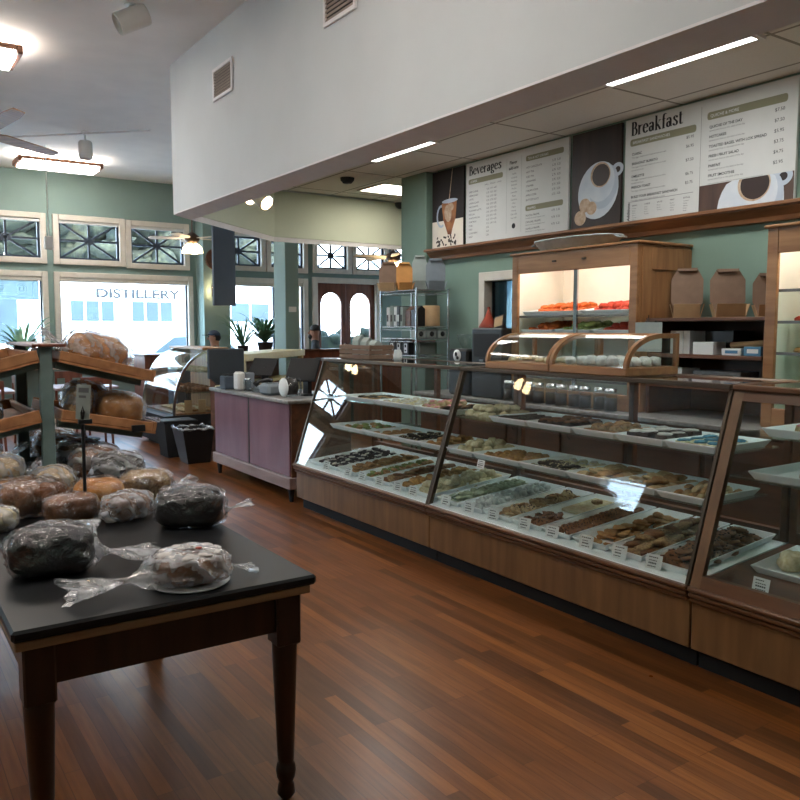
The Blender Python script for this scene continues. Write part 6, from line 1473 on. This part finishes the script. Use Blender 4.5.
def loaf(label, c, r, m, rz=0.0, seed=1.0, e=.6, nz=.12, name='bread_loaf', tails=(), bagm_='bag', grow=1.1, shape=None, cat='bread', z=None):
    x, y, z0 = c
    t = thing(name, label, cat, (x, y, z0))
    b = MB(); b.M = Matrix.Translation((x, y, z0 + r[2] * .93 + .004)) @ Matrix.Rotation(rz, 4, 'Z')
    if shape: shape(b, r, seed)
    else: b.ell((0, 0, 0), r, 28, 16, e, nz, 2.4, seed, -r[2] * .93)
    b.build('loaf' if cat == 'bread' else 'cake', m, t)
    if bagm_: bag(t, (x, y, z0 + r[2] * grow * .93 + .001), (r[0] * grow, r[1] * grow, r[2] * grow), rz, seed, bagm_, tails)
    return t
def braid(b, r, seed):
    for k in range(5):
        x = -r[0] * .75 + r[0] * 1.5 * k / 4; s = 1 - .25 * abs(k - 2) / 2
        b.ell((x, (-1) ** k * r[1] * .18, 0), (r[0] * .34, r[1] * .85 * s, r[2] * s), 14, 9, .9, .12, 3, seed + k, -r[2] * .93 * 1)
def torus(b, r, seed):
    n, mrow = 26, 10; v = []; f = []
    for i in range(n):
        a = 2 * pi * i / n
        for j in range(mrow):
            q = 2 * pi * j / mrow; fl = 1 + .05 * cos(10 * a); R = .62 + .38 * cos(q) * fl
            zz = max(-.93, sin(q) * (.95 + .1 * noise.noise(Vector((cos(a) * 2, sin(a) * 2, seed))))); v.append((R * cos(a) * r[0], R * sin(a) * r[1], zz * r[2]))
    for i in range(n):
        for j in range(mrow): f.append((i * mrow + j, ((i + 1) % n) * mrow + j, ((i + 1) % n) * mrow + (j + 1) % mrow, i * mrow + (j + 1) % mrow))
    b.add(v, f, True)

# nearest table
loaf('large dark rye loaf in a clear bag at the near left of the table', (.475, 2.73, TZ), (.126, .085, .076), M['breaddark'], radians(-8), 1.3, .55, tails=((radians(-2), .19, -.03, .075),))
loaf('dark rye loaf in a clear bag near the right edge of the table', (1.065, 3.09, TZ), (.128, .085, .076), M['breaddark'], radians(-28), 2.6, .55, tails=((radians(4), .1, .03, .035),))
t = loaf('iced ring cake in a clear bag with a knotted tail, alone at the near edge', (.815, 2.385, TZ + .004), (.112, .105, .05), M['bread'], radians(-6), 4.2, name='ring_cake', shape=torus, cat='cake', bagm_='bagw', tails=((pi + .1, .25, -.01, .085), (radians(5), .09, -.03, .035)), grow=1.07)
b = MB(); cx, cy, cz = .815, 2.385, TZ + .004 + .1
for k in range(26):
    a = 2 * pi * k / 26; rr = .075 + .012 * sin(5 * a); dz = -.018 - .022 * max(0, sin(5 * a + 1))
cz -= .012
for k in range(10):
    a0 = 2 * pi * k / 10; dr = .02 + .025 * random.random()
    b.ell((cx + .072 * cos(a0), cy + .067 * sin(a0), cz + .004), (.03, .026, .009), 12, 6, 1, .5, 3, k); b.ell((cx + .097 * cos(a0 + .15), cy + .091 * sin(a0 + .15), cz - dr * .6), (.014, .012, dr * .8), 10, 6, 1, .4, 3, k)
b.build('icing', M['icing'], t)
b = MB(); b.lathe([(0, 0), (.115, 0), (.122, .006), (.118, .006), (0, .003)], (.815, 2.385, TZ + .0005), 28); b.build('paper_plate', M['paper'], t)
b = MB(); b.ell((.835, 2.36, cz + .02), (.012, .01, .004), 8, 4); b.build('red_sticker', M['red'], t)
loaf('braided brown loaf in a clear bag behind the large dark loaf', (.57, 3.62, TZ), (.125, .085, .075), M['bread'], radians(8), 5.1, shape=braid, tails=((pi, .12, -.03, .05),))
loaf('small shiny brown loaf between the braided loaf and the sign pole', (.68, 3.43, TZ), (.1, .07, .055), M['bread'], radians(12), 6.2)
loaf('round orange ring cake in a clear bag behind the sign pole', (.845, 3.66, TZ), (.112, .11, .06), M['orangecake'], 0, 7.7, name='ring_cake', shape=torus, cat='cake', tails=((pi * .95, .1, -.02, .04),))
loaf('loose bag of small brown rolls with a crumpled end before the orange cake', (.885, 3.34, TZ), (.1, .07, .055), M['bread'], radians(25), 8.3, shape=braid, bagm_='bagw', tails=((pi * 1.05, .16, -.02, .06),))
loaf('wrinkled seeded loaf in a shiny bag behind the right dark loaf', (1.06, 3.68, TZ), (.11, .08, .068), D['nutty'], radians(-10), 9.6, tails=((radians(15), .1, .02, .05),))
# second table: row of round-topped loaves and bags
for k, (x, y) in enumerate(((1.06, 4.05), (1.03, 4.38), (1.01, 4.66), (1.0, 4.92), (.98, 5.16), (.97, 5.4))):
    loaf('round-topped bagged loaf under the right trays, ' + ('first', 'second', 'third', 'fourth', 'fifth', 'last')[k] + ' in the row', (x - .03, y, TZ), (.115, .08, .085), M['bread' if k % 2 else 'breaddark'] if k < 4 else M['bread'], radians(-6), 10 + k, .62, bagm_='bagw', tails=((pi * 1.04, .13, -.02, .06),) if k in (0, 2) else ())
loaf('long golden baguette in a bag lying under the left trays', (.56, 3.98, TZ), (.2, .055, .05), M['breadlight'], radians(28), 17.1, .8, tails=((radians(8), .1, 0, .04),))
loaf('bag of pale rolls before the rack post', (.72, 3.98, TZ), (.085, .075, .07), D['pale'], .5, 18.4, .9, bagm_='bagw')
loaf('cloudy bag of rolls under the left trays, nearest', (.50, 4.3, TZ), (.13, .1, .085), D['pale'], .2, 19.2, .9, bagm_='bagw', tails=((radians(10), .14, .06, .05),))
loaf('cloudy bag of rolls under the left trays, farther back', (.45, 4.7, TZ), (.13, .1, .1), D['tan'], -.2, 20.8, .9, bagm_='bagw', tails=((radians(20), .12, .08, .05),))
loaf('small white-bagged roll at the left edge of the near table', (.40, 3.42, TZ), (.075, .06, .045), D['cream'], 0, 21.5, .9, bagm_='bagw')
loaf('brown loaf in a bag at the left, behind the braided loaf', (.37, 3.78, TZ), (.11, .08, .065), M['bread'], .3, 22.5, .7, bagm_='bagw')

# loaves on the slanted trays
def on_tray(label, R, u, v, r, m, seed, rz=0.0, lift=0.0, bagm_='bagw', tails=(), grow=1.1, e=.75):
    p = R @ Vector((u, v, .0075)); t = thing('bread_loaf', label, 'bread', p); t.rotation_mode = 'QUATERNION'
    q = R.to_quaternion()
    t['_o'] = (0., 0., 0.)
    b = MB(); b.M = Matrix.Translation((0, 0, r[2] * .93 + .004 + lift)) @ Matrix.Rotation(rz, 4, 'Z'); b.ell((0, 0, 0), r, 26, 14, e, .14, 2.4, seed, -r[2] * .93); b.build('loaf', m, t)
    bag(t, (0, 0, r[2] * grow * .93 + .001 + lift), (r[0] * grow, r[1] * grow, r[2] * grow), rz, seed, bagm_, tails)
    t.rotation_quaternion = q
on_tray('large brown loaf in a cloudy bag on the top right tray of the rack', RT, .27, .42, (.165, .12, .095), M['breadlight'], 31.0, .15, tails=((pi, .16, .07, .05),))
on_tray('brown loaf in a cloudy bag on the top right tray, behind the large one', RT, .25, .68, (.14, .09, .065), M['breaddark'], 32.0, -.1)
on_tray('round brown loaf in a clear bag at the end of the lower right tray', R2, .32, .16, (.12, .1, .085), M['breadlight'], 33.0, .1, bagm_='bag', tails=((0, .1, -.01, .04),))
on_tray('brown loaf in a clear bag in the middle of the lower right tray', R2, .2, .42, (.12, .09, .095), M['breadlight'], 34.0, .2, bagm_='bagw')
on_tray('bag of pale rolls beside the post on the lower right tray', R2, .10, .18, (.065, .09, .085), D['pale'], 35.0, 0, tails=((pi / 2, .1, .08, .05),))
on_tray('brown loaf at the back of the lower right tray', R2, .25, .66, (.13, .09, .075), M['bread'], 36.0, 0)
on_tray('white-bagged loaf on the top left tray of the rack', RTL, .3, -.35, (.15, .1, .06), D['cream'], 37.0, 0)
on_tray('pale bagged loaf on the lower left tray of the rack', R2L, .27, -.3, (.13, .1, .07), D['pale'], 38.0, 0)

# sign on a thin pole
t = thing('sign_stand', 'thin black sign pole with a clear card holder on the near table', 'sign stand', (.752, 3.5, TZ))
b = MB(); b.box(.712, .792, 3.46, 3.54, TZ, TZ + .012, .003); b.build('base', M['black'], t)
b = MB(); b.tube([(.752, 3.5, TZ + .012), (.752, 3.5, 1.2)], .0075, 8); b.box(.735, .79, 3.49, 3.51, 1.15, 1.17, .002); b.build('pole', M['black'], t)
b = MB(); b.tube([(.752, 3.495, 1.16), (.747, 3.49, 1.2), (.752, 3.488, 1.225), (.757, 3.49, 1.2), (.752, 3.495, 1.16)], .0035, 6); b.build('clip', M['black'], t)
b = MB(); b.M = Matrix.Translation((.752, 3.498, 1.17)) @ Matrix.Rotation(radians(-20), 4, 'Z') @ Matrix.Rotation(radians(4), 4, 'Y'); b.box(-.028, .028, 0, .003, 0, .145, .001); b.build('card', M['cardwhite'], t)
b = MB(); b.M = Matrix.Translation((.752, 3.498, 1.17)) @ Matrix.Rotation(radians(-20), 4, 'Z') @ Matrix.Rotation(radians(4), 4, 'Y'); b.box(-.02, .02, -.001, 0, .112, .132); b.box(-.018, .01, -.001, 0, .09, .1); b.build('card_print', M['inkgrey'], t)

# ------------------------------------------------------------------ camera, light, world
for o in PROTO:
    bpy.data.objects.remove(o)
cam = bpy.data.cameras.new('camera'); co = bpy.data.objects.new('camera', cam); COL.objects.link(co)
cam.sensor_width = 36; cam.sensor_fit = 'HORIZONTAL'; cam.lens = 36.0; cam.clip_end = 200
co.location = (0, 0, 1.55); co.rotation_euler = (pi / 2 - math.atan(72 / 800), 0, radians(-33.9)); SC.camera = co

W = bpy.data.worlds.new('world'); SC.world = W; W.use_nodes = True; nt = W.node_tree; nt.nodes.clear()
wo = nt.nodes.new('ShaderNodeOutputWorld'); bg = N(nt, 'ShaderNodeBackground', Strength=SKY_K)
tc = N(nt, 'ShaderNodeTexCoord'); sx = N(nt, 'ShaderNodeSeparateXYZ'); nt.links.new(tc.outputs['Generated'], sx.inputs[0])
rp = N(nt, 'ShaderNodeValToRGB'); e = rp.color_ramp.elements; e[0].position = .0; e[0].color = (.75, .83, .9, 1); e[1].position = .6; e[1].color = (.38, .58, .9, 1); x = e.new(.15); x.color = (.72, .86, 1.0, 1)
nt.links.new(sx.outputs['Z'], rp.inputs[0]); nt.links.new(rp.outputs[0], bg.inputs['Color']); nt.links.new(bg.outputs[0], wo.inputs[0])
s = bpy.data.lights.new('sun', 'SUN'); s.energy = SUN_K; s.angle = .02; s.color = (1, .95, .88); so = bpy.data.objects.new('sun', s); COL.objects.link(so); so.rotation_euler = Vector((-.25, .75, -.62)).to_track_quat('-Z', 'Y').to_euler()
def portal(loc, rot, sx_, sy_):
    l = bpy.data.lights.new('window_portal', 'AREA'); l.shape = 'RECTANGLE'; l.size = sx_; l.size_y = sy_; l.cycles.is_portal = True
    o = bpy.data.objects.new('window_portal', l); COL.objects.link(o); o.location = loc; o.rotation_euler = rot
for q in bigs + trans + [(7.4, 8.85, .4, 2.4)]: portal(((q[0] + q[1]) / 2, YB + .22, (q[2] + q[3]) / 2), (-pi / 2, 0, 0), q[1] - q[0], q[3] - q[2])
for q in lw: portal((XL - .22, (q[0] + q[1]) / 2, (q[2] + q[3]) / 2), (0, -pi / 2, 0), q[3] - q[2], q[1] - q[0])
vs = SC.view_settings; SC.display_settings.display_device = 'sRGB'; vs.view_transform = 'Standard'; vs.look = 'None'; vs.gamma = 1.0; vs.use_curve_mapping = False; vs.exposure = EXPO
cy = SC.cycles; cy.max_bounces = 10; cy.diffuse_bounces = 4; cy.glossy_bounces = 5; cy.transparent_max_bounces = 40; cy.caustics_reflective = False; cy.caustics_refractive = False; cy.sample_clamp_indirect = 6.0; cy.use_denoising = True
for o in bpy.data.objects:
    if '_o' in o: del o['_o']
